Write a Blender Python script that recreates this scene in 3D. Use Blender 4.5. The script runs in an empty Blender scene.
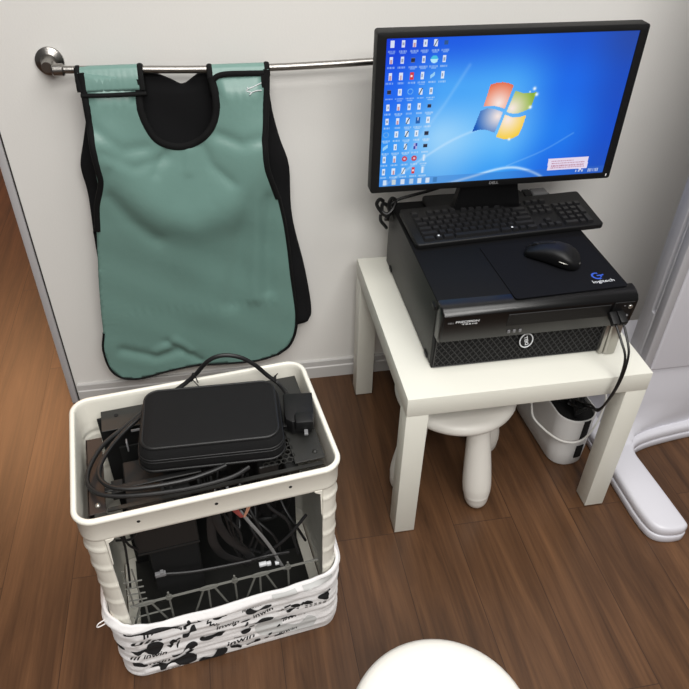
import bpy, bmesh, math, random
from mathutils import Vector, Matrix
from mathutils.geometry import delaunay_2d_cdt
random.seed(7)
PI = math.pi
SC = bpy.context.scene
COL = SC.collection

# ---------------------------------------------------------------- helpers
def lin(c):
    return tuple((x/12.92 if x <= .04045 else ((x+.055)/1.055)**2.4) for x in c)

def rgb(r, g, b):
    return lin((r/255, g/255, b/255))

def mat(name, col, rough=.5, metal=0.0, bump=0.0, bscale=60, var=0.0, vscale=8, spec=.5, coat=0.0, sheen=0.0):
    m = bpy.data.materials.new(name); m.use_nodes = True
    nt = m.node_tree; b = nt.nodes['Principled BSDF']
    b.inputs['Base Color'].default_value = (*col, 1)
    b.inputs['Roughness'].default_value = rough
    b.inputs['Metallic'].default_value = metal
    b.inputs['Specular IOR Level'].default_value = spec
    b.inputs['Coat Weight'].default_value = coat
    b.inputs['Sheen Weight'].default_value = sheen
    tc = nt.nodes.new('ShaderNodeTexCoord')
    if var > 0:
        n = nt.nodes.new('ShaderNodeTexNoise'); n.inputs['Scale'].default_value = vscale; n.inputs['Detail'].default_value = 4
        nt.links.new(tc.outputs['Object'], n.inputs['Vector'])
        mx = nt.nodes.new('ShaderNodeMix'); mx.data_type = 'RGBA'
        mx.inputs['A'].default_value = (*[c*(1-var) for c in col], 1)
        mx.inputs['B'].default_value = (*[min(1, c*(1+var)) for c in col], 1)
        nt.links.new(n.outputs['Fac'], mx.inputs['Factor'])
        nt.links.new(mx.outputs['Result'], b.inputs['Base Color'])
    if bump > 0:
        n = nt.nodes.new('ShaderNodeTexNoise'); n.inputs['Scale'].default_value = bscale; n.inputs['Detail'].default_value = 3
        nt.links.new(tc.outputs['Object'], n.inputs['Vector'])
        bp = nt.nodes.new('ShaderNodeBump'); bp.inputs['Strength'].default_value = bump; bp.inputs['Distance'].default_value = .002
        nt.links.new(n.outputs['Fac'], bp.inputs['Height']); nt.links.new(bp.outputs['Normal'], b.inputs['Normal'])
    return m

def thing(name, label, cat, loc=(0, 0, 0), rz=0, group=None):
    o = bpy.data.objects.new(name, None); COL.objects.link(o)
    o.empty_display_size = .05
    o.location = loc; o.rotation_euler = (0, 0, rz)
    o['label'] = label; o['category'] = cat
    if group: o['group'] = group
    return o

def tag(o, label, cat, group=None):
    o['label'] = label; o['category'] = cat
    if group: o['group'] = group
    return o

def obj(name, bm, m, parent=None, world=None, sharp=35, kind=None):
    """link bm as ONE mesh object; world = the thing whose frame the vertices must be moved into"""
    if world is not None:
        M = Matrix.Translation(world.location) @ Matrix.Rotation(world.rotation_euler.z, 4, 'Z')
        bm.transform(M.inverted())
    me = bpy.data.meshes.new(name)
    bmesh.ops.recalc_face_normals(bm, faces=bm.faces)
    bm.to_mesh(me); bm.free()
    for x in (m if isinstance(m, (list, tuple)) else [m]): me.materials.append(x)
    for p in me.polygons: p.use_smooth = True
    me.set_sharp_from_angle(angle=math.radians(sharp))
    o = bpy.data.objects.new(name, me); COL.objects.link(o)
    if parent: o.parent = parent
    if kind: o['kind'] = kind
    return o

def BM(): return bmesh.new()

def join(bm, other, mi=None):
    if mi is not None:
        for f in other.faces: f.material_index = mi
    me = bpy.data.meshes.new('tmp'); other.to_mesh(me); other.free()
    bm.from_mesh(me); bpy.data.meshes.remove(me)
    return bm

def box(bm, x0, x1, y0, y1, z0, z1, bev=0.0, seg=2, mi=0, M=None):
    b = bmesh.new()
    bmesh.ops.create_cube(b, size=1)
    for v in b.verts:
        v.co = Vector(((x0+x1)/2+v.co.x*(x1-x0), (y0+y1)/2+v.co.y*(y1-y0), (z0+z1)/2+v.co.z*(z1-z0)))
    if bev > 0:
        bmesh.ops.bevel(b, geom=list(b.edges), offset=bev, segments=seg, affect='EDGES', profile=.5)
    if M is not None: b.transform(M)
    return join(bm, b, mi)

def loft(bm, loops, cap0=True, cap1=True, closed=True, mi=0):
    vs = [[bm.verts.new(p) for p in L] for L in loops]
    n = len(loops[0])
    for a, b in zip(vs, vs[1:]):
        for i in range(n if closed else n-1):
            j = (i+1) % n
            f = bm.faces.new((a[i], a[j], b[j], b[i])); f.material_index = mi
    if cap0 and closed: bm.faces.new(vs[0][::-1]).material_index = mi
    if cap1 and closed: bm.faces.new(vs[-1]).material_index = mi
    return bm

def rrect(hx, hy, r, n=6, cx=0, cy=0):
    pts = []
    for (sx, sy, a0) in ((1, -1, -90), (1, 1, 0), (-1, 1, 90), (-1, -1, 180)):
        for i in range(n+1):
            a = math.radians(a0+90*i/n)
            pts.append((cx+sx*(hx-r)+r*math.cos(a), cy+sy*(hy-r)+r*math.sin(a)))
    return pts

def slab(bm, pts, z0, z1, bev=.003, seg=3, mi=0, axis='z'):
    """prism from a convex-ish outline with rounded top and bottom edges"""
    cx = sum(p[0] for p in pts)/len(pts); cy = sum(p[1] for p in pts)/len(pts)
    n = len(pts)
    area = sum(pts[i][0]*pts[(i+1) % n][1]-pts[(i+1) % n][0]*pts[i][1] for i in range(n))
    if area < 0: pts = pts[::-1]
    def inset(d):
        out = []
        for i in range(n):
            a, b, c = Vector(pts[i-1]), Vector(pts[i]), Vector(pts[(i+1) % n])
            t = ((b-a).normalized()+(c-b).normalized())
            if t.length < 1e-9: t = (c-b)
            t.normalize(); nn = Vector((-t.y, t.x))
            out.append((b.x+nn.x*d, b.y+nn.y*d))
        return out
    loops = []
    for k in range(seg+1):
        a = PI/2*k/seg
        loops.append([(p[0], p[1], z0+bev*(1-math.cos(a))) for p in inset(bev*(1-math.sin(a)))])
    for k in range(seg+1):
        a = PI/2*k/seg
        loops.append([(p[0], p[1], z1-bev*(1-math.sin(a))) for p in inset(bev*(1-math.cos(a)))])
    b = bmesh.new(); loft(b, loops)
    if axis == 'y':   # outline given as (x, z); extruded along y
        b.transform(Matrix(((1, 0, 0, 0), (0, 0, 1, 0), (0, 1, 0, 0), (0, 0, 0, 1))))
    if axis == 'x':   # outline given as (y, z); extruded along x
        b.transform(Matrix(((0, 0, 1, 0), (1, 0, 0, 0), (0, 1, 0, 0), (0, 0, 0, 1))))
    return join(bm, b, mi)

def lathe(bm, prof, n=32, c=(0, 0, 0), M=None, mi=0):
    loops = [[(r*math.cos(2*PI*i/n), r*math.sin(2*PI*i/n), z) for i in range(n)] for r, z in prof]
    b = bmesh.new(); loft(b, loops)
    if M is not None: b.transform(M)
    b.transform(Matrix.Translation(c))
    return join(bm, b, mi)

def smooth_path(P, k=6, closed=False):
    P = [Vector(p) for p in P]; out = []; n = len(P)
    for i in range(n if closed else n-1):
        if closed: a, b, c, d = P[i-1], P[i], P[(i+1) % n], P[(i+2) % n]
        else:
            b, c = P[i], P[i+1]
            a = P[i-1] if i > 0 else b*2-c
            d = P[i+2] if i+2 < n else c*2-b
        for j in range(k):
            t = j/k
            out.append(.5*((2*b)+(c-a)*t+(2*a-5*b+4*c-d)*t*t+(3*b-a-3*c+d)*t**3))
    if not closed: out.append(P[-1])
    return out

def tube(bm, P, r, k=6, n=8, closed=False, flat=None, up=None, mi=0):
    """round (or flat: (ra, rb) against up) tube along a smoothed path"""
    pts = smooth_path(P, k, closed) if k > 1 else [Vector(p) for p in P]
    N = len(pts); loops = []; prev = None
    for i in range(N):
        if closed: t = pts[(i+1) % N]-pts[i-1]
        else: t = pts[min(i+1, N-1)]-pts[max(i-1, 0)]
        if t.length < 1e-9: t = Vector((0, 0, 1))
        t.normalize()
        if up is not None: a = t.cross(Vector(up))
        elif prev is None: a = t.cross(Vector((0, 0, 1)) if abs(t.z) < .9 else Vector((1, 0, 0)))
        else: a = prev-t*prev.dot(t)
        if a.length < 1e-9: a = t.orthogonal()
        a.normalize(); prev = a; b = t.cross(a)
        ra, rb = flat if flat else (r, r)
        if callable(r): ra = rb = r(i/(N-1))
        loops.append([tuple(pts[i]+a*ra*math.cos(2*PI*j/n)+b*rb*math.sin(2*PI*j/n)) for j in range(n)])
    b2 = bmesh.new()
    if closed: loft(b2, loops+[loops[0]], False, False); bmesh.ops.remove_doubles(b2, verts=b2.verts, dist=1e-6)
    else: loft(b2, loops)
    return join(bm, b2, mi)

def text_bm(s, h, w=None, bold=0.0, shear=0.0, ext=.0003, M=None):
    """flat lettering in the xy plane, centred, cap height about h, optionally fitted to width w"""
    cu = bpy.data.curves.new('lettering', 'FONT'); cu.body = s; cu.size = 1; cu.offset = bold; cu.shear = shear
    cu.extrude = 0; cu.resolution_u = 3
    o = bpy.data.objects.new('lettering', cu); COL.objects.link(o)
    dg = bpy.context.evaluated_depsgraph_get()
    me = bpy.data.meshes.new_from_object(o.evaluated_get(dg))
    bpy.data.objects.remove(o); bpy.data.curves.remove(cu)
    b = bmesh.new(); b.from_mesh(me); bpy.data.meshes.remove(me)
    xs = [v.co.x for v in b.verts]; ys = [v.co.y for v in b.verts]
    sx = (w/(max(xs)-min(xs))) if w else h/(max(ys)-min(ys)); sy = h/(max(ys)-min(ys))
    cx, cy = (max(xs)+min(xs))/2, (max(ys)+min(ys))/2
    for v in b.verts: v.co = Vector(((v.co.x-cx)*sx, (v.co.y-cy)*sy, 0))
    if ext > 0:
        r = bmesh.ops.extrude_face_region(b, geom=list(b.faces))
        for v in r['geom']:
            if isinstance(v, bmesh.types.BMVert): v.co.z += ext
    if M is not None: b.transform(M)
    return b

def fill(poly, step):
    """2D outline -> (verts, tris) with inner points every step"""
    P = [Vector((p[0], p[1])) for p in poly]; n = len(P)
    x0, x1 = min(p.x for p in P), max(p.x for p in P); y0, y1 = min(p.y for p in P), max(p.y for p in P)
    out = []
    for i in range(n):
        a, b = P[i], P[(i+1) % n]; m = max(1, int((b-a).length/step))
        for j in range(m): out.append(a+(b-a)*(j/m))
    E = [(i, (i+1) % len(out)) for i in range(len(out))]
    pts = list(out)
    def inside(q):
        c = False
        for i in range(n):
            a, b = P[i], P[i-1]
            if (a.y > q.y) != (b.y > q.y) and q.x < (b.x-a.x)*(q.y-a.y)/(b.y-a.y)+a.x: c = not c
        return c
    ny = int((y1-y0)/step)+1; nx = int((x1-x0)/step)+1
    for j in range(ny):
        for i in range(nx):
            q = Vector((x0+(i+.5+(j % 2)*.5)*step, y0+(j+.5)*step*.92))
            if inside(q) and min((q-o).length for o in out) > step*.5: pts.append(q)
    v, e, f, *_ = delaunay_2d_cdt(pts, E, [], 1, 1e-7)
    return [tuple(q) for q in v], [tuple(t) for t in f]

def rough_smooth(poly, k=4):
    return [(p.x, p.y) for p in smooth_path([(a, b, 0) for a, b in poly], k, True)]

# ---------------------------------------------------------------- materials
WALL = mat('wall_paint', rgb(228, 226, 222), .55, bump=.12, bscale=220, var=.015, vscale=3)
SKIRT = mat('grey_skirting', rgb(196, 194, 192), .45)
TRIM = mat('grey_edge_strip', rgb(188, 186, 188), .4)
GAP = mat('dark_gap', rgb(40, 36, 34), .9)
TABLE = mat('white_foil', rgb(222, 221, 211), .42, var=.01)
STOOLW = mat('white_stool_plastic', rgb(222, 219, 212), .45, bump=.08, bscale=400)
BINW = mat('warm_white_plastic', rgb(232, 229, 218), .42, bump=.05, bscale=300)
CLOTH = mat('white_printed_cloth', rgb(232, 230, 230), .8, bump=.5, bscale=120, sheen=.2)
INK = mat('black_ink', rgb(22, 22, 24), .8)
INKG = mat('grey_ink', rgb(198, 199, 198), .85)
STEEL = mat('brushed_steel', rgb(150, 147, 143), .3, metal=1, bump=.1, bscale=300)
SILVER = mat('silver_plastic', rgb(176, 174, 168), .32, metal=.85)
GREEN = None
BLACKFAB = mat('black_fabric', rgb(14, 14, 16), .9, bump=.5, bscale=900, spec=.3)
BIND = mat('black_binding', rgb(11, 11, 12), .8, bump=.4, bscale=700, spec=.25)
POUCH = mat('black_nylon', rgb(15, 15, 16), .85, bump=.4, bscale=1400, spec=.3)
CORD = mat('black_cord', rgb(16, 16, 17), .45)
BLACKP = mat('black_plastic', rgb(15, 15, 16), .5, bump=.15, bscale=900, spec=.35)
BLACKG = mat('black_gloss', rgb(10, 10, 11), .3)
KEYM = mat('key_black', rgb(25, 25, 27), .45)
STEELBLK = mat('black_painted_steel', rgb(36, 36, 34), .5, bump=.2, bscale=1000)
TOPBLK = mat('black_painted_top', rgb(8, 8, 10), .65, bump=.15, bscale=900, spec=.2)
GRILLE = mat('grille_black', rgb(40, 40, 41), .42)
DARK = mat('deep_black', rgb(8, 8, 9), .8)
PADM = mat('mouse_pad_cloth', rgb(15, 16, 21), .9, bump=.5, bscale=2000, spec=.15)
WHITEP = mat('white_print', rgb(215, 217, 220), .6)
BLUEP = mat('blue_print', rgb(45, 85, 190), .6)
GREYP = mat('grey_print', rgb(120, 120, 122), .5)
BOXW = mat('white_box_plastic', rgb(222, 222, 221), .4)
LAV = mat('pale_lavender_enamel', rgb(208, 207, 214), .35)
GREYE = mat('grey_enamel', rgb(182, 181, 185), .4)
PCGREY = mat('grey_case_panel', rgb(17, 17, 17), .55, var=.15, vscale=20)
PCREFLECT = mat('black_panel_brown_reflection', rgb(34, 27, 25), .5)  # reddish-brown tint is a reflection put into the black panel's colour
LATT = mat('grey_lattice', rgb(108, 108, 103), .5)
REDW = mat('red_wire', rgb(150, 70, 65), .5)
PINKW = mat('peach_wire', rgb(190, 140, 115), .5)
SLEEVE = mat('grey_flat_cable', rgb(120, 120, 120), .3)
DULL = mat('dark_flat_cable', rgb(26, 26, 27), .45)
CHIP = mat('circuit_board', rgb(16, 17, 17), .5)

def floor_material():
    m = bpy.data.materials.new('walnut_planks'); m.use_nodes = True
    nt = m.node_tree; N = nt.nodes; L = nt.links; b = N['Principled BSDF']
    geo = N.new('ShaderNodeNewGeometry'); sep = N.new('ShaderNodeSeparateXYZ'); L.new(geo.outputs['Position'], sep.inputs[0])
    cmb = N.new('ShaderNodeCombineXYZ'); L.new(sep.outputs['Y'], cmb.inputs['X']); L.new(sep.outputs['X'], cmb.inputs['Y'])
    br = N.new('ShaderNodeTexBrick'); L.new(cmb.outputs[0], br.inputs['Vector'])
    br.offset = .37; br.offset_frequency = 2
    br.inputs['Scale'].default_value = 1; br.inputs['Mortar Size'].default_value = .0011
    br.inputs['Mortar Smooth'].default_value = .3; br.inputs['Bias'].default_value = 0
    br.inputs['Brick Width'].default_value = 1.22; br.inputs['Row Height'].default_value = .152
    br.inputs['Color1'].default_value = (0, 0, 0, 1); br.inputs['Color2'].default_value = (1, 1, 1, 1); br.inputs['Mortar'].default_value = (.5, .5, .5, 1)
    # grain: noise stretched along the plank, shifted per plank
    mul = N.new('ShaderNodeVectorMath'); mul.operation = 'MULTIPLY'; mul.inputs[1].default_value = (1.3, 17, 1)
    L.new(cmb.outputs[0], mul.inputs[0])
    add = N.new('ShaderNodeVectorMath'); add.operation = 'ADD'
    sc = N.new('ShaderNodeVectorMath'); sc.operation = 'SCALE'; sc.inputs['Scale'].default_value = 37
    L.new(br.outputs['Color'], sc.inputs[0]); L.new(mul.outputs[0], add.inputs[0]); L.new(sc.outputs[0], add.inputs[1])
    n1 = N.new('ShaderNodeTexNoise'); n1.inputs['Scale'].default_value = 1.0; n1.inputs['Detail'].default_value = 7; n1.inputs['Roughness'].default_value = .62; n1.inputs['Distortion'].default_value = 1.1
    L.new(add.outputs[0], n1.inputs['Vector'])
    mul2 = N.new('ShaderNodeVectorMath'); mul2.operation = 'MULTIPLY'; mul2.inputs[1].default_value = (5, 150, 1); L.new(cmb.outputs[0], mul2.inputs[0])
    n2 = N.new('ShaderNodeTexNoise'); n2.inputs['Scale'].default_value = 1.0; n2.inputs['Detail'].default_value = 4; L.new(mul2.outputs[0], n2.inputs['Vector'])
    mixf = N.new('ShaderNodeMath'); mixf.operation = 'MULTIPLY_ADD'; mixf.inputs[1].default_value = .24; L.new(n2.outputs['Fac'], mixf.inputs[0])
    sub = N.new('ShaderNodeMath'); sub.operation = 'MULTIPLY'; sub.inputs[1].default_value = .76; L.new(n1.outputs['Fac'], sub.inputs[0]); L.new(sub.outputs[0], mixf.inputs[2])
    ramp = N.new('ShaderNodeValToRGB'); L.new(mixf.outputs[0], ramp.inputs[0])
    e = ramp.color_ramp.elements; e[0].position = .34; e[0].color = (*rgb(62, 42, 28), 1); e[1].position = .68; e[1].color = (*rgb(106, 75, 51), 1)
    k = e.new(.5); k.color = (*rgb(84, 58, 39), 1)
    hs = N.new('ShaderNodeHueSaturation'); L.new(ramp.outputs[0], hs.inputs['Color'])
    sepc = N.new('ShaderNodeSeparateColor'); L.new(br.outputs['Color'], sepc.inputs[0])
    mr = N.new('ShaderNodeMapRange'); mr.inputs['To Min'].default_value = .88; mr.inputs['To Max'].default_value = 1.10; L.new(sepc.outputs[0], mr.inputs['Value']); L.new(mr.outputs[0], hs.inputs['Value'])
    seam = N.new('ShaderNodeMix'); seam.data_type = 'RGBA'; L.new(br.outputs['Fac'], seam.inputs['Factor']); L.new(hs.outputs[0], seam.inputs['A']); seam.inputs['B'].default_value = (*rgb(58, 40, 28), 1)
    L.new(seam.outputs['Result'], b.inputs['Base Color'])
    b.inputs['Roughness'].default_value = .34; b.inputs['Specular IOR Level'].default_value = .35
    bp = N.new('ShaderNodeBump'); bp.inputs['Strength'].default_value = .35; bp.inputs['Distance'].default_value = .0012
    L.new(mixf.outputs[0], bp.inputs['Height']); L.new(bp.outputs[0], b.inputs['Normal'])
    return m

def apron_material():
    m = mat('green_coated_fabric', rgb(112, 146, 138), .36, bump=.25, bscale=55, spec=.5)
    return m
GREEN = apron_material()

# ---------------------------------------------------------------- the setting
def struct(name, bm, m, parent=None, **k):
    o = obj(name, bm, m, parent, **k)
    if parent is None: o['kind'] = 'structure'
    return o

bm = BM(); box(bm, -4.5, 3.0, -3.0, 7.0, -.08, 0); struct('floor', bm, floor_material())
WY = .609
bm = BM(); box(bm, -.806, 3.0, WY, WY+.09, 0, 2.7); struct('wall_back', bm, WALL)
# skirting in two steps
bm = BM()
prof = [(WY+.0, .0), (WY-.011, .0), (WY-.011, .040), (WY-.0095, .0415), (WY-.008, .043), (WY-.008, .061), (WY-.006, .064), (WY+.0, .064)]
loft(bm, [[(x, a, b) for a, b in prof] for x in (-.80, 2.9)])
struct('baseboard_back', bm, SKIRT, sharp=20)
# the upright strip that closes the wall's end, with a dark joint against the wall
bm = BM(); box(bm, -.826, -.8085, WY-.011, WY+.101, 0, 2.7, .0025); struct('trim_1', bm, TRIM)
bm = BM(); box(bm, -.8085, -.8060, WY-.004, WY+.02, 0, 2.7); struct('trim_2', bm, GAP)

# ---------------------------------------------------------------- steel rail and what hangs on it
rail = thing('towel_rail', 'thin brushed steel rail fixed along the white wall above the apron', 'rail', (-.666, WY, .967))
bm = BM(); lathe(bm, [(.0, 0), (.0285, 0), (.0290, .001), (.0290, .0065), (.0275, .0078), (.019, .0095), (.0165, .012), (.0135, .03), (.0110, .046), (0, .046)], 40, M=Matrix.Rotation(PI/2, 4, 'X'), c=(-.666, WY-.0005, .966))
obj('wall_flange', bm, STEEL, rail, world=rail)
bm = BM(); tube(bm, [(-.666, WY-.012, .966), (-.655, .575, .965), (-.645, .55, .9645)], .0095, n=16); lathe(bm, [(0, -.012), (.010, -.012), (.0125, -.009), (.0125, .009), (.010, .012), (0, .012)], 24, M=Matrix.Rotation(PI/2, 4, 'Y'), c=(-.642, .55, .9645))
obj('bracket_post', bm, STEEL, rail, world=rail)
bm = BM(); tube(bm, [(-.635, .55, .9645), (-.50, .55, .960), (-.35, .55, .9545), (-.20, .55, .953), (-.05, .55, .9555), (.10, .55, .9595), (.3, .55, .962), (.46, .55, .963)], .0078, n=16)
obj('rail_bar', bm, STEEL, rail, world=rail)
bm = BM(); lathe(bm, [(.0, 0), (.0285, 0), (.029, .002), (.0285, .008), (.024, .0125), (.016, .015), (0, .016)], 40, M=Matrix.Rotation(PI/2, 4, 'X'), c=(.47, WY-.0005, .963)); tube(bm, [(.47, WY-.012, .963), (.47, .575, .963), (.455, .55, .963)], .0095, n=12)
obj('wall_flange', bm, STEEL, rail, world=rail)

apron = thing('lead_apron', 'sage green protective apron with black edging draped over the steel rail', 'apron', (-.41, .55, .9))
FR = [(-.603, .962), (-.603, .947), (-.603, .91), (-.604, .863), (-.605, .807), (-.604, .76), (-.606, .724), (-.623, .663), (-.635, .598), (-.649, .516), (-.663, .428), (-.673, .351), (-.68, .286), (-.692, .23), (-.688, .162), (-.665, .125), (-.626, .114), (-.585, .118), (-.528, .132), (-.472, .14), (-.402, .139), (-.333, .136), (-.27, .139), (-.224, .151), (-.191, .18), (-.172, .225), (-.166, .284), (-.17, .351), (-.176, .426), (-.181, .502), (-.189, .583), (-.201, .658), (-.217, .713), (-.225, .749), (-.226, .797), (-.219, .866), (-.214, .921), (-.212, .955)]
NK = [(-.334, .945), (-.329, .911), (-.331, .869), (-.345, .836), (-.372, .81), (-.406, .797), (-.437, .8), (-.465, .817), (-.481, .848), (-.489, .883), (-.487, .918), (-.482, .945)]
def seg_d(x, z, a, b):
    dx, dz = b[0]-a[0], b[1]-a[1]; t = max(0, min(1, ((x-a[0])*dx+(z-a[1])*dz)/(dx*dx+dz*dz)))
    return math.hypot(x-a[0]-t*dx, z-a[1]-t*dz)
# soft folds: (polyline, height towards the viewer, width)
FOLD = [([(-.585, .80), (-.54, .715), (-.47, .64), (-.41, .615), (-.34, .63), (-.27, .69), (-.24, .78)], .013, .055), ([(-.575, .78), (-.50, .69), (-.41, .66), (-.32, .68), (-.25, .76)], .022, .14),
        ([(-.585, .69), (-.545, .62), (-.50, .57)], -.006, .022),
        ([(-.27, .66), (-.30, .56), (-.32, .45), (-.34, .35)], -.006, .025),
        ([(-.23, .66), (-.235, .5), (-.24, .38)], -.006, .018), ([(-.255, .66), (-.265, .5), (-.275, .36)], .006, .02),
        ([(-.64, .22), (-.56, .185), (-.49, .20)], -.007, .016), ([(-.52, .235), (-.49, .205), (-.44, .155)], -.007, .012), ([(-.55, .205), (-.50, .235), (-.47, .20)], .006, .014),
        ([(-.43, .50), (-.40, .42), (-.40, .34)], .005, .06),
        ([(-.60, .86), (-.54, .80), (-.49, .80)], -.005, .014), ([(-.58, .80), (-.52, .76), (-.45, .775)], -.004, .012), ([(-.33, .82), (-.28, .80), (-.24, .81)], -.006, .014), ([(-.40, .785), (-.405, .74)], .004, .01),
        ([(-.37, .80), (-.35, .75), (-.31, .71)], -.004, .012), ([(-.45, .79), (-.48, .74)], -.004, .01), ([(-.6, .72), (-.575, .76)], -.003, .01)]
def puff(x, z):
    y = 0
    for pl, h, w in FOLD:
        d = min(seg_d(x, z, a, b) for a, b in zip(pl, pl[1:]))
        y += h*math.exp(-(d/w)**2)
    # gathers under the shoulder seams, the quilted stitch row and puckers at the left edge
    for zc, x0, x1 in ((.905, -.60, -.49), (.895, -.33, -.22), (.93, -.60, -.48), (.925, -.33, -.225)):
        if x0 < x < x1: y += .0016*math.sin(x*420+zc*50)*math.exp(-((z-zc+.015)/.02)**2)
    zs = .345-.02*(x+.41); y += .0022*math.sin(x*300)*math.exp(-((z-zs)/.009)**2)*(1 if -.6 < x < -.22 else 0)
    xl = -.655; y += .002*math.sin(z*380)*math.exp(-((x-xl)/.016)**2)*(1 if .30 < z < .52 else 0)
    y += .0012*math.sin(x*45+z*18)*math.sin(z*31-x*14)
    return y
def front_y(x, z):
    t = max(0, min(1, (.6-z)/.45))
    return .535+.014*t-puff(x, z)*min(1, max(.15, (.97-z)/.06))
v, f = fill(FR+NK, .0085)
bm = BM(); vs = [bm.verts.new((x, front_y(x, z), z)) for x, z in v]
for t in f: bm.faces.new([vs[i] for i in t])
o = obj('front_panel', bm, GREEN, apron, world=apron, sharp=80)
md = o.modifiers.new('thickness', 'SOLIDIFY'); md.thickness = .006; md.offset = 0
def edging(name, pts, r=.0072, off=-.0015):
    b = BM(); Q = smooth_path([(x, 0, z) for x, z in pts], 4); tube(b, [(p.x, front_y(p.x, p.z)+off, p.z) for p in Q], r, k=1, n=10, flat=(r, .0056), up=(0, 1, 0)); return obj(name, b, BIND, apron, world=apron)
edging('edging', [(x+.006, z) for x, z in FR[:7]]+[(-.620, .668), (-.632, .60)])
edging('edging', [(x+.001, z) for x, z in FR[12:17]]+FR[17:24], .0032)
edging('edging', FR[23:28]+[(x-.001, z) for x, z in FR[28:32]], .0045)
edging('edging', [(x-.004, z) for x, z in FR[31:]], .0072)
edging('edging', NK, .0082)
# back half: black lining side, seen at the neck and beyond both sides
BK = [(-.601, .948), (-.604, .925), (-.606, .872), (-.625, .81), (-.641, .763), (-.645, .735), (-.643, .684), (-.648, .606), (-.655, .509), (-.655, .36), (-.64, .27), (-.55, .245), (-.35, .24), (-.16, .243), (-.128, .26), (-.122, .288), (-.127, .349), (-.142, .447), (-.158, .524), (-.169, .602), (-.171, .717), (-.19, .785), (-.205, .852), (-.212, .925), (-.216, .948), (-.235, .951), (-.28, .951), (-.325, .951), (-.345, .949), (-.368, .935), (-.396, .919), (-.421, .931), (-.449, .944), (-.475, .950), (-.53, .951), (-.585, .951)]
def back_y(x, z): return .570+.006*math.sin(x*16+1)*math.sin(z*9)*max(0, min(1, (.95-z)/.1))+.002*math.sin(z*40+x*30)
BK = rough_smooth(BK, 4)
v, f = fill(BK, .012)
bm = BM(); vs = [bm.verts.new((x, back_y(x, z), z)) for x, z in v]
for t in f: bm.faces.new([vs[i] for i in t])
o = obj('back_panel', bm, BLACKFAB, apron, world=apron, sharp=80)
md = o.modifiers.new('thickness', 'SOLIDIFY'); md.thickness = .008; md.offset = 0
# shoulder straps folded over the rail, each with its black edging
OV = [(.566, .90), (.5655, .945), (.5625, .958), (.557, .9655), (.55, .968), (.542, .9655), (.5365, .958), (.5315, .947), (.5275, .930), (.5260, .915)]
def strap(xa, xb, zsh, cut, gather):
    b = BM(); loops = []
    n = 26
    P = smooth_path([(0, y, z+zsh) for y, z in OV], 3)
    P = [p for p in P if not (p.y < .54 and p.z < cut)]
    for p in P:
        row = []
        for i in range(n+1):
            x = xa+(xb-xa)*i/n
            row.append((x, p.y-.0012*math.sin(x*500)*gather*(1 if p.y < .541 else .2), p.z))
        loops.append(row)
    loft(b, loops, closed=False)
    o = obj('shoulder_strap', b, GREEN, apron, world=apron, sharp=80)
    md = o.modifiers.new('thickness', 'SOLIDIFY'); md.thickness = .004; md.offset = 0
    for x in (xa+.005, xb-.005):
        b = BM(); tube(b, [(x, p.y, p.z) for p in P], .007, k=1, n=10, flat=(.0038, .0066), up=(1, 0, 0))
        tb = obj('edging', b, BIND, apron, world=apron)
    return P
P = strap(-.609, -.474, .0005, .921, .45)
b = BM(); tube(b, [(-.604, .5245, .919), (-.55, .523, .918), (-.472, .5245, .918)], .006, k=3, n=10, flat=(.0042, .0062), up=(0, 1, 0)); obj('edging', b, BIND, apron, world=apron)
P = strap(-.341, -.210, -.006, .938, .4)
b = BM(); tube(b, [(-.332, .530, .915), (-.333, .530, .93), (-.325, .530, .943), (-.305, .530, .949), (-.26, .530, .949), (-.222, .530, .948)], .006, k=4, n=10, flat=(.0062, .0042), up=(0, 1, 0)); obj('edging', b, BIND, apron, world=apron)
b = BM(); box(b, -.229, -.213, .5265, .533, .902, .948, .001); obj('hook_and_loop_tab', b, BIND, apron, world=apron)
b = BM()
for pl in ([(-.258, .918), (-.245, .922), (-.229, .929)], [(-.252, .910), (-.24, .914), (-.229, .914)], [(-.258, .918), (-.262, .913), (-.252, .910), (-.256, .906)], [(-.258, .918), (-.260, .921)]):
    tube(b, [(x, front_y(x, z)-.0042, z) for x, z in pl], .0011, k=4, n=6)
obj('stitching', b, WHITEP, apron, world=apron)['label'] = 'short loops of white thread'

# ---------------------------------------------------------------- white side table
table = thing('side_table', 'square white side table with thick legs carrying the black computer', 'table', (.275, .275, 0))
bm = BM(); box(bm, 0, .55, 0, .55, .40, .45, .0014, 2); obj('tabletop', bm, TABLE, table, world=table)
for x in (0, .50):
    for y in (0, .50):
        bm = BM(); box(bm, x+.0004, x+.0496, y+.0004, y+.0496, .003, .3997, .0012, 2); lg = obj('leg', bm, TABLE, table, world=table)
        bm = BM(); lathe(bm, [(0, 0), (.006, 0), (.007, .001), (.007, .003), (0, .0031)], 16, c=(x+.025, y+.02, 0)); obj('glide', bm, BOXW, lg, world=table)

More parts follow.
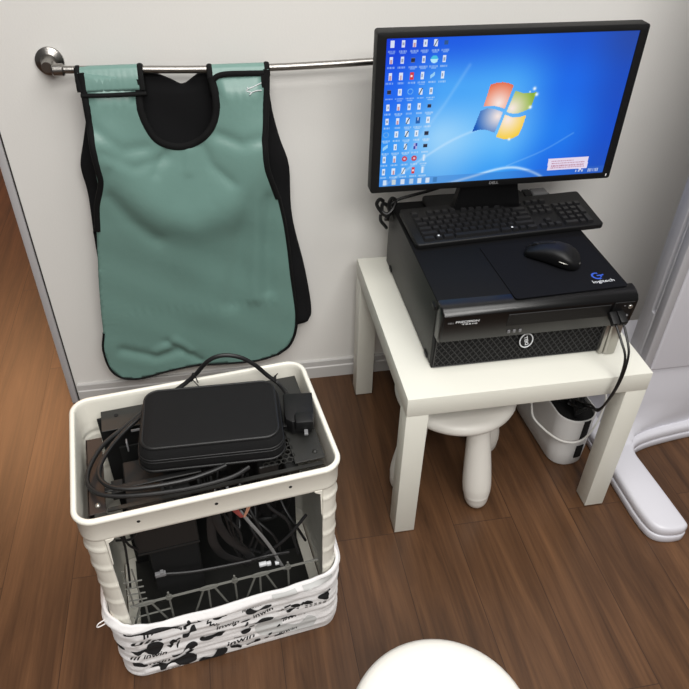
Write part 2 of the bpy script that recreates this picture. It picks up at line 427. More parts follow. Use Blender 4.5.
# ---------------------------------------------------------------- stools
def make_stool(name, label, loc, rz):
    t = thing(name, label, 'stool', loc, rz, 'white plastic stools')
    bm = BM()
    prof = [(0, .262), (.10, .262), (.128, .2635), (.141, .268), (.147, .275), (.149, .282), (.147, .290), (.141, .2965), (.132, .2995), (.12, .3005), (.10, .2993), (.06, .2982), (0, .298)]
    lathe(bm, prof, 64); obj('seat', bm, STOOLW, t)
    for k in range(4):
        a = k*PI/2+PI/4
        top = Vector((.098*math.cos(a), .098*math.sin(a), .266)); bot = Vector((.143*math.cos(a), .143*math.sin(a), 0))
        L = (top-bot).length
        pr = [(0, .002), (.010, .0022), (.018, .006), (.0245, .014), (.0290, .026), (.0312, .040), (.0318, .0413), (.0316, .0426), (.0345, .055), (.0358, .075), (.0352, .10), (.0332, .14), (.0302, .19), (.0275, .235), (.0265, L+.004), (0, L+.004)]
        q = (top-bot).normalized().to_track_quat('Z', 'Y').to_matrix().to_4x4()
        b = BM(); lathe(b, pr, 28, M=q, c=bot); 
        zmin = min(v.co.z for v in b.verts)
        for v in b.verts: v.co.z -= zmin*max(0, 1-v.co.z/.1)
        lg = obj('leg', b, STOOLW, t, sharp=60)
    return t
make_stool('stool', 'round white plastic stool with bulging legs tucked under the side table', (.180, .186, 0), math.radians(-26))
make_stool('stool', 'round white plastic stool in the foreground with only its seat in view', (-.076, -.571, 0), math.radians(20))

# ---------------------------------------------------------------- cable box below the table
cbx = thing('cable_box', 'rounded white plastic cable box with black slots on the floor under the table', 'box', (.513, .270, 0), math.radians(4))
def stad(hx, hy, r, n=10): return rrect(hx, hy, r, n)
bm = BM()
hx, hy, r, H = .054, .135, .050, .172
def lp(d, z): return [(x, y, z) for x, y in stad(hx+d, hy+d, max(.004, r+d), 12)]
loft(bm, [lp(-.012, .0), lp(-.006, .0015), lp(-.003, .006), lp(-.001, .05), lp(.0005, .12), lp(.001, H-.002), lp(-.0005, H), lp(-.003, H-.001), lp(-.0035, H-.02), lp(-.004, .02)], True, True)
body = obj('box_body', bm, BOXW, cbx)
bm = BM(); loft(bm, [lp(-.0032, H-.030), lp(-.0032, H-.014), lp(-.006, H-.011), lp(-.03, H-.010)]); obj('lid', bm, BLACKP, cbx)
def patch(name, a0, a1, z0, z1, skew=0):
    bm = BM(); loops = []
    for d in (-.002, .0016):
        pass
    n = 10; rows = []
    for j in range(7):
        z = z0+(z1-z0)*j/6; row = []
        for i in range(n+1):
            a = math.radians(a0+(a1-a0)*i/n+skew*(j/6))
            rr = r+.0016; row.append((hx-r+rr*math.cos(a)+0, -(hy-r)+rr*math.sin(a), z))
        rows.append(row)
    loft(bm, rows, closed=False)
    o = obj(name, bm, DARK, body); md = o.modifiers.new('thickness', 'SOLIDIFY'); md.thickness = .003; md.offset = -.4
patch('slot', -94, -72, .098, H-.002, 0)
patch('slot', -94, -70, .034, .078, 0)
bm = BM(); rr = random.Random(3)
for k in range(9):
    x, y = rr.uniform(-.03, .03), rr.uniform(-.10, .02); p = []
    for j in range(6): p.append((x+rr.uniform(-.02, .02), y+rr.uniform(-.03, .03), .168+rr.uniform(-.002, .020)))
    tube(bm, p, .0032, k=6, n=6)
tag(obj('coiled_cable', bm, CORD, None), 'loose black cable bundled on top of the white cable box', 'cable').location = (.513, .270, 0)
bm = BM(); tube(bm, [(.449, .42, .003), (.440, .36, .12), (.440, .30, .178), (.424, .24, .150), (.421, .20, .130), (.455, .142, .116), (.490, .118, .116), (.525, .119, .123), (.556, .135, .149), (.578, .155, .171), (.584, .170, .223), (.575, .22, .235), (.56, .30, .20), (.572, .41, .003)], .0030, k=8, n=8)
tag(obj('white_cord', bm, mat('white_cord', rgb(225, 224, 220), .45)), 'thin white cord looped in front of the white cable box', 'cord')

# ---------------------------------------------------------------- equipment column with forked foot on the right
eq = thing('equipment_column', 'grey and pale enamel equipment column on a forked floor base beside the table', 'equipment', (.80, .22, 0))
def catm(pts, k=4): return [(p.x, p.y) for p in smooth_path([(a, b, 0) for a, b in pts], k, False)]
foot = [(.600, .40), (.600, .20), (.601, .06), (.602, -.05), (.605, -.085)] + catm([(.605, -.085), (.612, -.112), (.628, -.129), (.655, -.137), (.682, -.137), (.692, -.134)], 3)[1:] + catm([(.692, -.134), (.702, -.126), (.703, -.108)], 3)[1:] + \
       [(.698, -.02), (.692, .07)] + catm([(.692, .07), (.690, .105), (.697, .130), (.718, .147), (.75, .158), (.80, .168), (.90, .180), (1.05, .188)], 4)[1:] + [(1.30, .19), (1.30, .40)]
def inset_poly(P, d):
    n = len(P); out = []
    for i in range(n):
        a, b, c = Vector(P[i-1]), Vector(P[i]), Vector(P[(i+1) % n])
        u = (b-a).normalized(); w = (c-b).normalized(); t = u+w
        if t.length < 1e-6: t = u
        t.normalize(); nn = Vector((-t.y, t.x)); s = d/max(.5, nn.dot(Vector((-u.y, u.x))))
        out.append((b.x+nn.x*s, b.y+nn.y*s))
    return out
bm = BM(); LP = []
for d, z in ((.003, 0), (.0, .004), (.0, .020), (.0012, .0225), (.0058, .0238), (.0060, .0262), (.002, .0275), (.0012, .030), (.0013, .041), (.0026, .046), (.0050, .0495), (.0078, .0512), (.0105, .0520)):
    LP.append([(x, y, z) for x, y in inset_poly(foot, d)])
loft(bm, LP); obj('base_plate', bm, LAV, eq, world=eq, sharp=50)
# upright apron of the base: flows out of the plate with a wide hollow curve
bm = BM(); pr = [(.130, .050), (.150, .0545), (.168, .064), (.180, .080), (.188, .105), (.192, .15), (.1935, .262), (.1950, .268), (.20, .270), (.40, .270), (.40, .05)]
YM = [(.0, .130), (.690, .130), (.70, .152), (.71, .164), (.735, .175), (.76, .182), (.80, .190), (.85, .196), (.90, .203), (1.05, .208), (1.4, .210)]
def ymin(x):
    for a, b in zip(YM, YM[1:]):
        if a[0] <= x <= b[0]: return a[1]+(b[1]-a[1])*(x-a[0])/(b[0]-a[0])
def bl(x, s): return [(x, (y if y >= .39 else .39-(.39-max(y, ymin(x)-(z-.05)*.08))*s), z) for y, z in pr]
loft(bm, [bl(.645, .93), bl(.650, .975), bl(.658, .995), *[bl(x, 1) for x in (.67, .685, .69, .695, .70, .705, .71, .72, .735, .76, .80, .85, .90, 1.05, 1.29)]])
obj('base_cover', bm, LAV, eq, world=eq, sharp=40)
bm = BM(); box(bm, .700, 1.30, .1855, .215, .273, 2.1, .007, 3); obj('front_cover', bm, LAV, eq, world=eq)
bm = BM(); box(bm, .676, .700, .1870, .2120, .273, 2.1, .004, 2); obj('front_cover_edge', bm, GREYE, eq, world=eq)
bm = BM()
xs = .677; za, zb = .437, 1.9; ya, yb = .2165, .2300   # side panel with a long recessed channel
box(bm, xs, 1.25, .2135, ya, .273, 2.1, .0015, 1); box(bm, xs, 1.25, yb, .268, .273, 2.1, .003, 2); box(bm, xs, 1.25, ya-.001, yb+.001, .273, za, .002, 1); box(bm, xs+.007, 1.25, ya-.001, yb+.001, za-.01, 2.1)
obj('column', bm, GREYE, eq, world=eq)

# ---------------------------------------------------------------- desktop computer lying on its side
X0, X1, ZB, ZT = .0725, .490, .4505, .6235
pc = thing('desktop_computer', 'black desktop computer lying flat on the white side table under the monitor', 'computer', (.28, .30, .45))
bm = BM(); box(bm, X0, X1, .100, .522, ZB+.004, ZT, .0022, 2, 0)
for f in bm.faces:
    c = f.calc_center_median()
    if c.z > ZT-.003: f.material_index = 1
obj('chassis', bm, [STEELBLK, TOPBLK], pc, world=pc)
# front bezel: rounded upper block, then the recessed lower grille
bm = BM()
prof = [(.100, .6232), (.086, .6228), (.074, .6205), (.0655, .6155), (.0605, .6080), (.0600, .6000), (.0625, .575), (.0668, .548), (.0690, .5380), (.074, .5340), (.100, .5330)]
def cap(x, s): return [(x, .100-(.100-y)*s, .58+(z-.58)*(1-(1-s)*.15)) for y, z in prof]
loft(bm, [cap(.0745, .80), cap(.0765, .95), cap(.0790, 1), cap(.4965, 1), cap(.4995, .96), cap(.5010, .85)])
obj('front_bezel', bm, BLACKG, pc, world=pc, sharp=30)
bm = BM()
loft(bm, [[(x, y, z) for y, z in [(.100, ZB+.001), (.0905, ZB+.001), (.0900, ZB+.005), (.0850, .5335), (.100, .5335)]] for x in (X0+.001, X1-.003)])
obj('lower_front', bm, DARK, pc, world=pc)
def gy(z): return .0900+(.0845-.0900)*(z-.4545)/(.534-.4545)
bm = BM(); gx0, gx1, gz0, gz1, sp = .0775, .4555, .4545, .5330, .0142
def bar(p, q, r=.0011):
    tube(bm, [(p[0], gy(p[1])-.0020, p[1]), (q[0], gy(q[1])-.0020, q[1])], r, k=1, n=5)
for s in (1, -1):
    k = -40
    while k < 60:
        xa = gx0+k*sp; xb = xa+s*(gz1-gz0)/1.35
        a, b = [xa, gz0], [xb, gz1]
        pts = []
        def at(x): return gz0+(x-xa)/(xb-xa)*(gz1-gz0)
        lo, hi = min(xa, xb), max(xa, xb)
        l2, h2 = max(lo, gx0), min(hi, gx1)
        if h2-l2 > .001: bar((l2, at(l2)), (h2, at(h2)))
        k += 1
for z in (gz0, gz1): bar((gx0, z), (gx1, z), .0014)
for x in (gx0, gx1): bar((x, gz0), (x, gz1), .0014)
obj('grille', bm, GRILLE, pc, world=pc)
RX = Matrix.Rotation(PI/2, 4, 'X')
def front_text(s, x, z, y, h, w=None, rot=0, tilt=0, bold=.01, m=WHITEP, name='lettering'):
    b = text_bm(s, h, w, bold, M=Matrix.Translation((x, y, z)) @ Matrix.Rotation(tilt, 4, 'X') @ RX @ Matrix.Rotation(rot, 4, 'Z'))
    return obj(name, b, m, pc, world=pc)
bm = BM()
tl = math.atan2(.0055, .0795)
M = Matrix.Translation((.276, gy(.512)-.0048, .512)) @ Matrix.Rotation(-tl, 4, 'X') @ RX
lathe(bm, [(0, 0), (.0178, 0), (.0178, .0032), (0, .0032)], 40, M=M); obj('badge', bm, DARK, pc, world=pc)
bm = BM(); n = 40
tube(bm, [M @ Vector((.0145*math.cos(2*PI*i/n), .0175*math.sin(2*PI*i/n), .0036)) for i in range(n)], .0014, k=1, n=6, closed=True)
t = text_bm('DELL', .0078, .024, .03, M=M @ Matrix.Translation((0, 0, .0034)) @ Matrix.Rotation(PI/2+.25, 4, 'Z')); join(bm, t)
obj('emblem', bm, WHITEP, pc, world=pc)['label'] = 'white ringed maker emblem'
yb = .0607; tb = -math.atan2(.0043, .027)*0+.17
front_text('DELL', .0935, .5925, .0600, .0042, .013, 0, .16, .03, GREYP)
front_text('PRECISION', .1280, .5940, .0598, .0058, .050, 0, .16, .03, WHITEP)
front_text('T3610', .1330, .5870, .0604, .0038, .034, 0, .16, .03, WHITEP)
# drive bays, buttons, ports
bm = BM(); 
for a, b2, c, d in ((.215, .440, .5690, .6020),):
    loft(bm, [[(a, .0632, c), (b2, .0632, c), (b2, .0594, d), (a, .0594, d)], [(a+.001, .0620, c+.001), (b2-.001, .0620, c+.001), (b2-.001, .0582, d-.001), (a+.001, .0582, d-.001)]])
obj('optical_drive', bm, BLACKP, pc, world=pc)
for x in (.2245, .2365, .2495):
    bm = BM(); box(bm, x-.003, x+.003, .0635, .0690, .5485, .5565, .001); obj('front_button', bm, GREYP, pc, world=pc)
bm = BM(); loft(bm, [[(.447, .0640, .558), (.492, .0640, .558), (.492, .0594, .606), (.447, .0594, .606)], [(.448, .0620, .559), (.491, .0620, .559), (.491, .0578, .605), (.448, .0578, .605)]])
pp = obj('port_panel', bm, BLACKP, pc, world=pc)
bm = BM(); lathe(bm, [(0, 0), (.005, 0), (.005, .002), (.004, .003), (0, .003)], 20, M=Matrix.Translation((.4835, .0588, .5935)) @ RX); obj('power_button', bm, SILVER, pp, world=pc)
for x, z in ((.471, .597), (.483, .570), (.477, .568)):
    bm = BM(); lathe(bm, [(0, 0), (.0022, 0), (.0022, .002), (0, .002)], 12, M=Matrix.Translation((x, .0605, z)) @ RX); obj('socket', bm, GREYP, pp, world=pc)
# metal grip post at the lower right of the front
bm = BM(); slab(bm, rrect(.0155, .0115, .0100, 8, .4825, .084), .4515, .552, .002)
gp = obj('metal_grip', bm, SILVER, pc, world=pc)
bm = BM(); box(bm, .4565, .4655, .076, .089, .4525, .540, .0015); obj('metal_strip', bm, SILVER, pc, world=pc)
# latches on the side and feet
for y, z in ((.112, .6020), (.470, .463), (.128, .462), (.484, .6100)):
    bm = BM(); box(bm, X0-.003, X0+.002, y-.011, y+.011, z-.0055, z+.0055, .0022, 2); obj('latch', bm, BLACKP, pc, world=pc)
for x in (.11, .45):
    for y in (.14, .48):
        bm = BM(); lathe(bm, [(0, 0), (.012, 0), (.012, .0045), (0, .0045)], 16, c=(x, y, .4500)); obj('rubber_foot', bm, DARK, pc, world=pc)

# ---------------------------------------------------------------- monitor
mon = thing('monitor', 'black flat monitor showing a blue desktop with a window logo, on the computer', 'monitor', (.276, .43, ZT))
mx0, mx1, mz0, mz1, my = -.0105, .5625, .7225, 1.0642, .385
bm = BM()
def fr(d, y): return [(x, y, z) for x, z in rrect((mx1-mx0)/2-d, (mz1-mz0)/2-d, max(.002, .006-d), 5, (mx0+mx1)/2, (mz0+mz1)/2)]
sx0, sx1, sz0, sz1 = .009, .543, .737, 1.051
def scr(y, d=0): return [(x, y, z) for x, z in rrect((sx1-sx0)/2+d, (sz1-sz0)/2+d, .0015, 5, (sx0+sx1)/2, (sz0+sz1)/2)]
loft(bm, [scr(my+.0030), scr(my+.0002, .0004), fr(.0022, my), fr(.0006, my+.0006), fr(0, my+.0022), fr(0, my+.030), fr(.004, my+.034), fr(.07, my+.050), fr(.10, my+.054)], True, True)
obj('housing', bm, BLACKP, mon, world=mon)

def screen_mesh():
    NX, NY = 400, 232
    R = [[(12, 58, 212), (24, 90, 226), (30, 100, 226), (26, 85, 206), (36, 72, 165)],
         [(24, 98, 236), (72, 164, 246), (62, 162, 246), (24, 104, 230), (24, 76, 190)],
         [(48, 146, 244), (150, 208, 250), (96, 184, 250), (28, 120, 236), (20, 78, 200)],
         [(62, 150, 236), (96, 174, 240), (52, 152, 242), (26, 104, 226), (26, 80, 192)]]
    def base(u, v):
        a = u*4; b = v*3; i = min(3, int(a)); j = min(2, int(b)); a -= i; b -= j
        a = a*a*(3-2*a); b = b*b*(3-2*b)
        return [(R[j][i][k]*(1-a)+R[j][i+1][k]*a)*(1-b)+(R[j+1][i][k]*(1-a)+R[j+1][i+1][k]*a)*b for k in range(3)]
    def mixc(c, d, t): return [x+(y-x)*t for x, y in zip(c, d)]
    pan = [([(.408, .459), (.416, .395), (.425, .312), (.446, .303), (.474, .299), (.502, .309), (.521, .325), (.511, .401), (.5, .481), (.472, .465), (.448, .455), (.423, .455)], (222, 84, 44), (.47, .44)),
           ([(.532, .36), (.567, .379), (.603, .379), (.622, .376), (.614, .446), (.609, .484), (.581, .506), (.554, .519), (.522, .513), (.509, .5), (.521, .427)], (126, 170, 44), (.53, .48)),
           ([(.375, .631), (.386, .57), (.399, .487), (.425, .471), (.455, .478), (.494, .503), (.483, .58), (.472, .646), (.438, .624), (.408, .618)], (14, 84, 182), (.475, .53)),
           ([(.481, .678), (.493, .602), (.504, .522), (.536, .541), (.567, .545), (.596, .532), (.588, .621), (.577, .675), (.545, .701), (.513, .697)], (244, 198, 30), (.52, .56))]
    def inp(P, u, v):
        c = False
        for i in range(len(P)):
            a, b = P[i], P[i-1]
            if (a[1] > v) != (b[1] > v) and u < (b[0]-a[0])*(v-a[1])/(b[1]-a[1])+a[0]: c = not c
        return c
    def arc(u, v, P, w, s):
        d = min(seg_d(u*1.7, v, (a[0]*1.7, a[1]), (b[0]*1.7, b[1])) for a, b in zip(P, P[1:])); return s*math.exp(-(d/w)**2)
    AR1 = smooth_path([(.22, 1.04, 0), (.391, .971, 0), (.50, .925, 0), (.575, .915, 0), (.64, .940, 0), (.70, .985, 0), (.736, 1.03, 0)], 4)
    AR2 = smooth_path([(.02, 1.0, 0), (.10, .90, 0), (.20, .78, 0), (.30, .68, 0), (.42, .60, 0)], 4); AR3 = [(.12, .75), (.25, .42), (.33, .18)]
    AR4 = smooth_path([(.55, .90, 0), (.70, .80, 0), (.82, .68, 0)], 4)
    cols = [.022, .064, .106, .147, .188, .227]; rows = [.035, .135, .235, .335, .435, .53, .622, .712, .80, .89]
    W, Bk = (236, 240, 248), (40, 44, 60)
    kinds = ["rgpgwl", "pgdgeg", "pprgcg", "dgowg ", "gpggd ", "gpwbg ", "ogwgd ", "cgwvd ", "gpqq. ", "gpwr. "]
    rr = random.Random(5)
    icons = []
    for j, row in enumerate(kinds):
        for i, k in enumerate(row):
            if k == ' ': continue
            icons.append((cols[i]-.010*(j/9.)*.6, rows[j], k, rr.random()))
    def icon(u, v, c):
        for x, y, k, q in icons:
            du, dv = (u-x)*1.7, v-y
            if abs(du) > .030 or dv < -.035 or dv > .06: continue
            if .038 < dv < .050 and abs(du) < .022+.006*q:
                return mixc(c, (225, 232, 245), .55 if math.sin(u*1500+q*9) > -.2 else .15)
            if .052 < dv < .060 and abs(du) < .018 and q > .55: return mixc(c, (225, 232, 245), .4)
            a = abs(du); b = abs(dv)
            if k in 'pgwl.r' and a < .0115 and b < .022:
                if k == 'r' and x > .07 : return (210, 60, 64) if b > .008 or a > .006 else (245, 220, 220)
                if k == 'l': return mixc(c, (52, 84, 120), .8) if b < .012 else c
                if k == 'p' and a < .006 and dv > -.005: return (200, 150, 160)
                if k == 'g' and a < .005 and b < .010: return (150, 160, 180)
                if k == 'w' and abs(du+dv*.5) < .004: return (70, 80, 90)
                if k == '.' : return mixc(c, W, .85) if a < .006 else mixc(c, W, .3)
                return mixc(c, W, .9)
            if k == 'd' and a < .014 and b < .014: return Bk if b < .010 else (96, 110, 140)
            if k == 'e' and math.hypot(du, dv) < .024: return (70, 190, 225) if dv < 0 else (180, 230, 250)
            if k == 'c' and abs(du*.7+dv) < .012 and a < .016: return (150, 205, 245)
            if k == 'o' and .014 < math.hypot(du, dv) < .020: return (100, 170, 240)
            if k == 'b' and a < .014 and b < .022: return (40, 96, 170) if a > .004 or dv > 0 else W
            if k == 'v' and a < .014 and b < .022: return (60, 60, 160) if (du*dv) < 0 else (170, 170, 220)
            if k == 'q' and math.hypot(du, dv) < .020: return (190, 70, 90) if math.hypot(du, dv) > .008 else (225, 190, 205)
        return c
    def shade(u, v):
        c = base(u, v)
        c = mixc(c, (225, 240, 255), arc(u, v, AR2, .010, .35)); c = mixc(c, (210, 232, 255), arc(u, v, AR3, .012, .18)); c = mixc(c, (200, 226, 255), arc(u, v, AR4, .006, .25))
        if .86 < v: c = mixc(c, (225, 242, 255), arc(u, v, AR1, .011, .75))
        dl = math.hypot((u-.5)*1.7, v-.5); c = mixc(c, (150, 205, 250), .30*math.exp(-(dl/.24)**2))
        if .36 < u < .64 and .28 < v < .72:
            for P, col, ct in pan:
                if inp(P, u, v):
                    d = math.hypot((u-ct[0])*1.7, v-ct[1]); t = min(1, d/.17); c = mixc((248, 232, 226), col, t**1.1); break
        for x, y, s in ((.611, .352, .012), (.624, .392, .012), (.594, .372, .006), (.54, .70, .010), (.607, .478, .012)):
            c = mixc(c, (250, 252, 250), math.exp(-(math.hypot((u-x)*1.7, v-y)/s)**2))
        if v > .945:   # task bar
            c = mixc(c, (60, 110, 190), .35)
            for i, x in enumerate((.024, .062, .100, .137, .173, .208, .240)):
                if abs(u-x) < .010 and abs(v-.972) < .018: c = mixc(c, ((230, 238, 248), (220, 220, 210), (235, 235, 240), (200, 214, 230), (238, 240, 245), (230, 236, 246), (60, 120, 180))[i], .85 if abs(u-x) < .007 else .4)
            if .925 < u < .975 and abs(v-.975) < .012 and math.sin(u*900) > 0: c = mixc(c, (220, 225, 240), .7)
            if .87 < u < .91 and abs(v-.975) < .009 and math.sin(u*420) > .3: c = mixc(c, (220, 225, 240), .8)
        s = (v-.895)*.05
        if .735 < u-s < .918 and .868 < v < .955:
            c = [226, 216, 236]
            for y in (.888, .906, .925, .940):
                if abs(v-y) < .005 and .75 < u < (.85 if y < .89 else .905) and math.sin(u*900+y*300) > -.5: c = [188, 140, 164]
        elif .878 < u < .894 and .955 <= v < .955+(u-.878): c = [226, 216, 236]
        return icon(u, v, c) if u < .30 and v < .96 else c
    me = bpy.data.meshes.new('screen')
    vs = [(sx0+(sx1-sx0)*i/NX, my+.0028, sz1-(sz1-sz0)*j/NY) for j in range(NY+1) for i in range(NX+1)]
    fs = [(j*(NX+1)+i, (j+1)*(NX+1)+i, (j+1)*(NX+1)+i+1, j*(NX+1)+i+1) for j in range(NY) for i in range(NX)]
    L = mon.location
    me.from_pydata([(x-L.x, y-L.y, z-L.z) for x, y, z in vs], [], fs)
    at = me.color_attributes.new('display', 'FLOAT_COLOR', 'CORNER')
    buf = []
    for j in range(NY):
        for i in range(NX):
            c = shade((i+.5)/NX, (j+.5)/NY); c = lin([max(0, min(255, x))/255 for x in c])
            buf += [c[0], c[1], c[2], 1.0]*4
    at.data.foreach_set('color', buf)
    m = bpy.data.materials.new('lit_display'); m.use_nodes = True
    nt = m.node_tree; b = nt.nodes['Principled BSDF']
    b.inputs['Base Color'].default_value = (.004, .004, .005, 1); b.inputs['Roughness'].default_value = .35; b.inputs['Specular IOR Level'].default_value = .25
    a = nt.nodes.new('ShaderNodeAttribute'); a.attribute_name = 'display'
    nt.links.new(a.outputs['Color'], b.inputs['Emission Color']); b.inputs['Emission Strength'].default_value = 1.0
    me.materials.append(m)
    o = bpy.data.objects.new('screen', me); COL.objects.link(o); o.parent = mon
    o['label'] = 'lit screen with rows of small icons and a four coloured flag'
screen_mesh()
b = text_bm('DELL', .0062, .022, .03, M=Matrix.Translation((.277, my-.0001, .7305)) @ RX); obj('lettering', b, GREYP, mon, world=mon)
bm = BM(); box(bm, .5505, .5530, my-.0006, my+.002, .7285, .7345, .0004); obj('power_light', bm, mat('white_led', rgb(235, 235, 235), .4), mon, world=mon)
bm = BM()
def nk(x0, x1, y, z): return [(x0, y-.012, z), (x1, y-.012, z), (x1, y+.012, z), (x0, y+.012, z)]
loft(bm, [nk(.196, .368, .425, .640), nk(.200, .364, .425, .655), nk(.210, .353, .428, .70), nk(.214, .349, .436, .78), nk(.222, .341, .440, .85)])
bmesh.ops.bevel(bm, geom=[e for e in bm.edges], offset=.002, segments=2, affect='EDGES')
obj('stand_neck', bm, BLACKG, mon, world=mon)
bm = BM(); slab(bm, rrect(.128, .086, .012, 6, .278, .431), ZT+.0005, .6405, .003); obj('stand_base', bm, BLACKP, mon, world=mon)
# little grey connector block behind the keyboard
t = thing('adapter_plug', 'small grey adapter block lying behind the keyboard', 'adapter', (.447, .492, ZT))
bm = BM(); box(bm, .428, .468, .476, .508, ZT+.0005, .645, .003); obj('adapter_body', bm, GREYP, t, world=t)
bm = BM(); box(bm, .409, .4285, .480, .512, ZT+.0005, .6415, .003); obj('adapter_collar', bm, BLACKP, t, world=t)

# ---------------------------------------------------------------- keyboard
KZ = math.radians(3.9)
kb = thing('keyboard', 'black full-size keyboard propped across the computer in front of the monitor', 'keyboard', (.3085, .380, .6345), KZ)
TI = Matrix.Rotation(math.radians(7.0), 4, 'X')
KM = Matrix.Translation((0, 0, .0)) @ TI
KW, KD = .2325, .0700
bm = BM(); slab(bm, rrect(KW, KD, .008, 6), -.0045, .0105, .004, 4); bm.transform(KM); obj('keyboard_body', bm, BLACKP, kb)
bm = BM()
def key(x, y, w, d=.0165):
    # wedge-topped cap: base footprint, smaller dished top
    a, b2, t = w/2-.0012, d/2-.0009, .0025
    loft(bm, [[(x-a, y-b2, .0102), (x+a, y-b2, .0102), (x+a, y+b2, .0102), (x-a, y+b2, .0102)], [(x-a+.0006, y-b2+.0004, .0125), (x+a-.0006, y-b2+.0004, .0125), (x+a-.0006, y+b2-.0006, .0125), (x-a+.0006, y+b2-.0006, .0125)],
              [(x-a+t, y-b2+.0018, .0172), (x+a-t, y-b2+.0018, .0172), (x+a-t, y+b2-.0034, .0164), (x-a+t, y+b2-.0034, .0164)]])
U = .0187; kx = -.2145; kys = [.0405, .0170, -.0005, -.0180, -.0355, -.0530]
def row(y, ws, x=kx):
    for w in ws:
        if w > 0: key(x+w*U/2, y, w*U)
        x += abs(w)*U
row(kys[0], [1, -1, 1, 1, 1, 1, -.5, 1, 1, 1, 1, -.5, 1, 1, 1, 1])
row(kys[1], [1]*13+[2]); row(kys[2], [1.5]+[1]*12+[1.5]); row(kys[3], [1.75]+[1]*11+[2.25]); row(kys[4], [2.25]+[1]*10+[2.75])
row(kys[5], [1.5, 1, 1.5, 6, 1.5, 1, 1, 1.5])
nx = kx+15.35*U
for j in (0, 1, 2): row(kys[j], [1, 1, 1], nx)
row(kys[4], [-1, 1], nx); row(kys[5], [1, 1, 1], nx)
px = nx+3.35*U
row(kys[1], [1]*4, px); row(kys[2], [1, 1, 1], px); row(kys[3], [1, 1, 1], px); row(kys[4], [1, 1, 1], px); row(kys[5], [2, 1], px)
key(px+3.5*U, (kys[2]+kys[3])/2, U, .034); key(px+3.5*U, (kys[4]+kys[5])/2, U, .034)
bm.transform(KM); obj('keys', bm, KEYM, kb, sharp=30)
for x in (kx+2.0*U, kx+11.6*U):
    bm = BM(); box(bm, x-.0022, x+.0022, kys[5]-.002+.001, kys[5]+.003, .0166, .0176); bm.transform(KM); obj('key_legend', bm, WHITEP, kb)
for x in (-.19, .19):
    bm = BM(); box(bm, x-.012, x+.012, .048, .056, -.0145, -.003, .002); bm.transform(KM); obj('foot', bm, BLACKP, kb)

# ---------------------------------------------------------------- mouse pad and mouse
pad = thing('mouse_pad', 'thin black mouse pad with white lettering lying on the computer', 'mouse pad', (.355, .187, ZT), math.radians(2.5))
bm = BM(); slab(bm, rrect(.1275, .1035, .008, 6), .0002, .0024, .0008, 2); obj('mat_sheet', bm, PADM, pad)
b = text_bm('logitech', .0125, .049, .0, M=Matrix.Translation((.082, -.080, .0026))); obj('lettering', b, WHITEP, pad)
bm = BM()
def arcp(r, a0, a1, cx, cy): return [(cx+r*math.cos(math.radians(a0+(a1-a0)*i/10)), cy+r*math.sin(math.radians(a0+(a1-a0)*i/10)), .0027) for i in range(11)]
tube(bm, arcp(.0105, 60, 300, .078, -.058), .003, k=1, n=6, flat=(.0022, .0004), up=(0, 0, 1)); tube(bm, arcp(.0085, 175, 90, .094, -.064), .003, k=1, n=6, flat=(.002, .0004), up=(0, 0, 1)); tube(bm, [(.078, -.057, .0027), (.0885, -.057, .0027)], .002, k=1, n=6, flat=(.002, .0004), up=(0, 0, 1))
obj('emblem', bm, BLUEP, pad)['label'] = 'blue round emblem'
ms = thing('computer_mouse', 'black computer mouse with silver accents resting on the black mouse pad', 'mouse', (.365, .208, ZT+.0026), math.radians(-36+90+180))
bm = BM(); loops = []
# outline width and height along the length (nose at -y)
ST = [(-.060, .014, .010), (-.057, .022, .015), (-.050, .0275, .021), (-.035, .031, .029), (-.015, .0325, .037), (.005, .0345, .0415), (.025, .0365, .041), (.042, .035, .034), (.053, .028, .024), (.059, .018, .014), (.061, .009, .008)]
for y, w, h in ST:
    row = []
    for i in range(24):
        a = 2*PI*i/24; c, s = math.cos(a), math.sin(a)
        x = w*math.copysign(abs(c)**.75, c); z = h*(.5+.5*math.copysign(abs(s)**.8, s)) if s > 0 else h*.5*(1-abs(s)**.5)
        if s <= 0: x *= .93
        row.append((x+.004*math.sin(y*30), y, max(.0005, z*(1+.10*c if s > 0 else 1))))
    loops.append(row)
loft(bm, loops); obj('mouse_shell', bm, BLACKP, ms, sharp=70)
bm = BM(); lathe(bm, [(0, -.0035), (.009, -.0035), (.0098, -.002), (.0098, .002), (.009, .0035), (0, .0035)], 24, M=Matrix.Rotation(PI/2, 4, 'Y'), c=(-.003, -.040, .0215)); obj('scroll_wheel', bm, BLACKP, ms)
bm = BM(); tube(bm, [(-.0035, -.058, .0162), (-.0035, -.048, .0235), (-.0025, -.02, .036), (-.001, 0, .0425)], .0007, k=4, n=6); obj('button_seam', bm, DARK, ms)
bm = BM(); tube(bm, [(.0385, .020, .022), (.0375, .034, .020), (.031, .048, .016)], .0013, k=4, n=6); obj('silver_accent', bm, SILVER, ms)
bm = BM(); tube(bm, [(.006, .0600, .012), (.018, .0560, .013)], .0016, k=4, n=6); obj('silver_accent', bm, SILVER, ms)

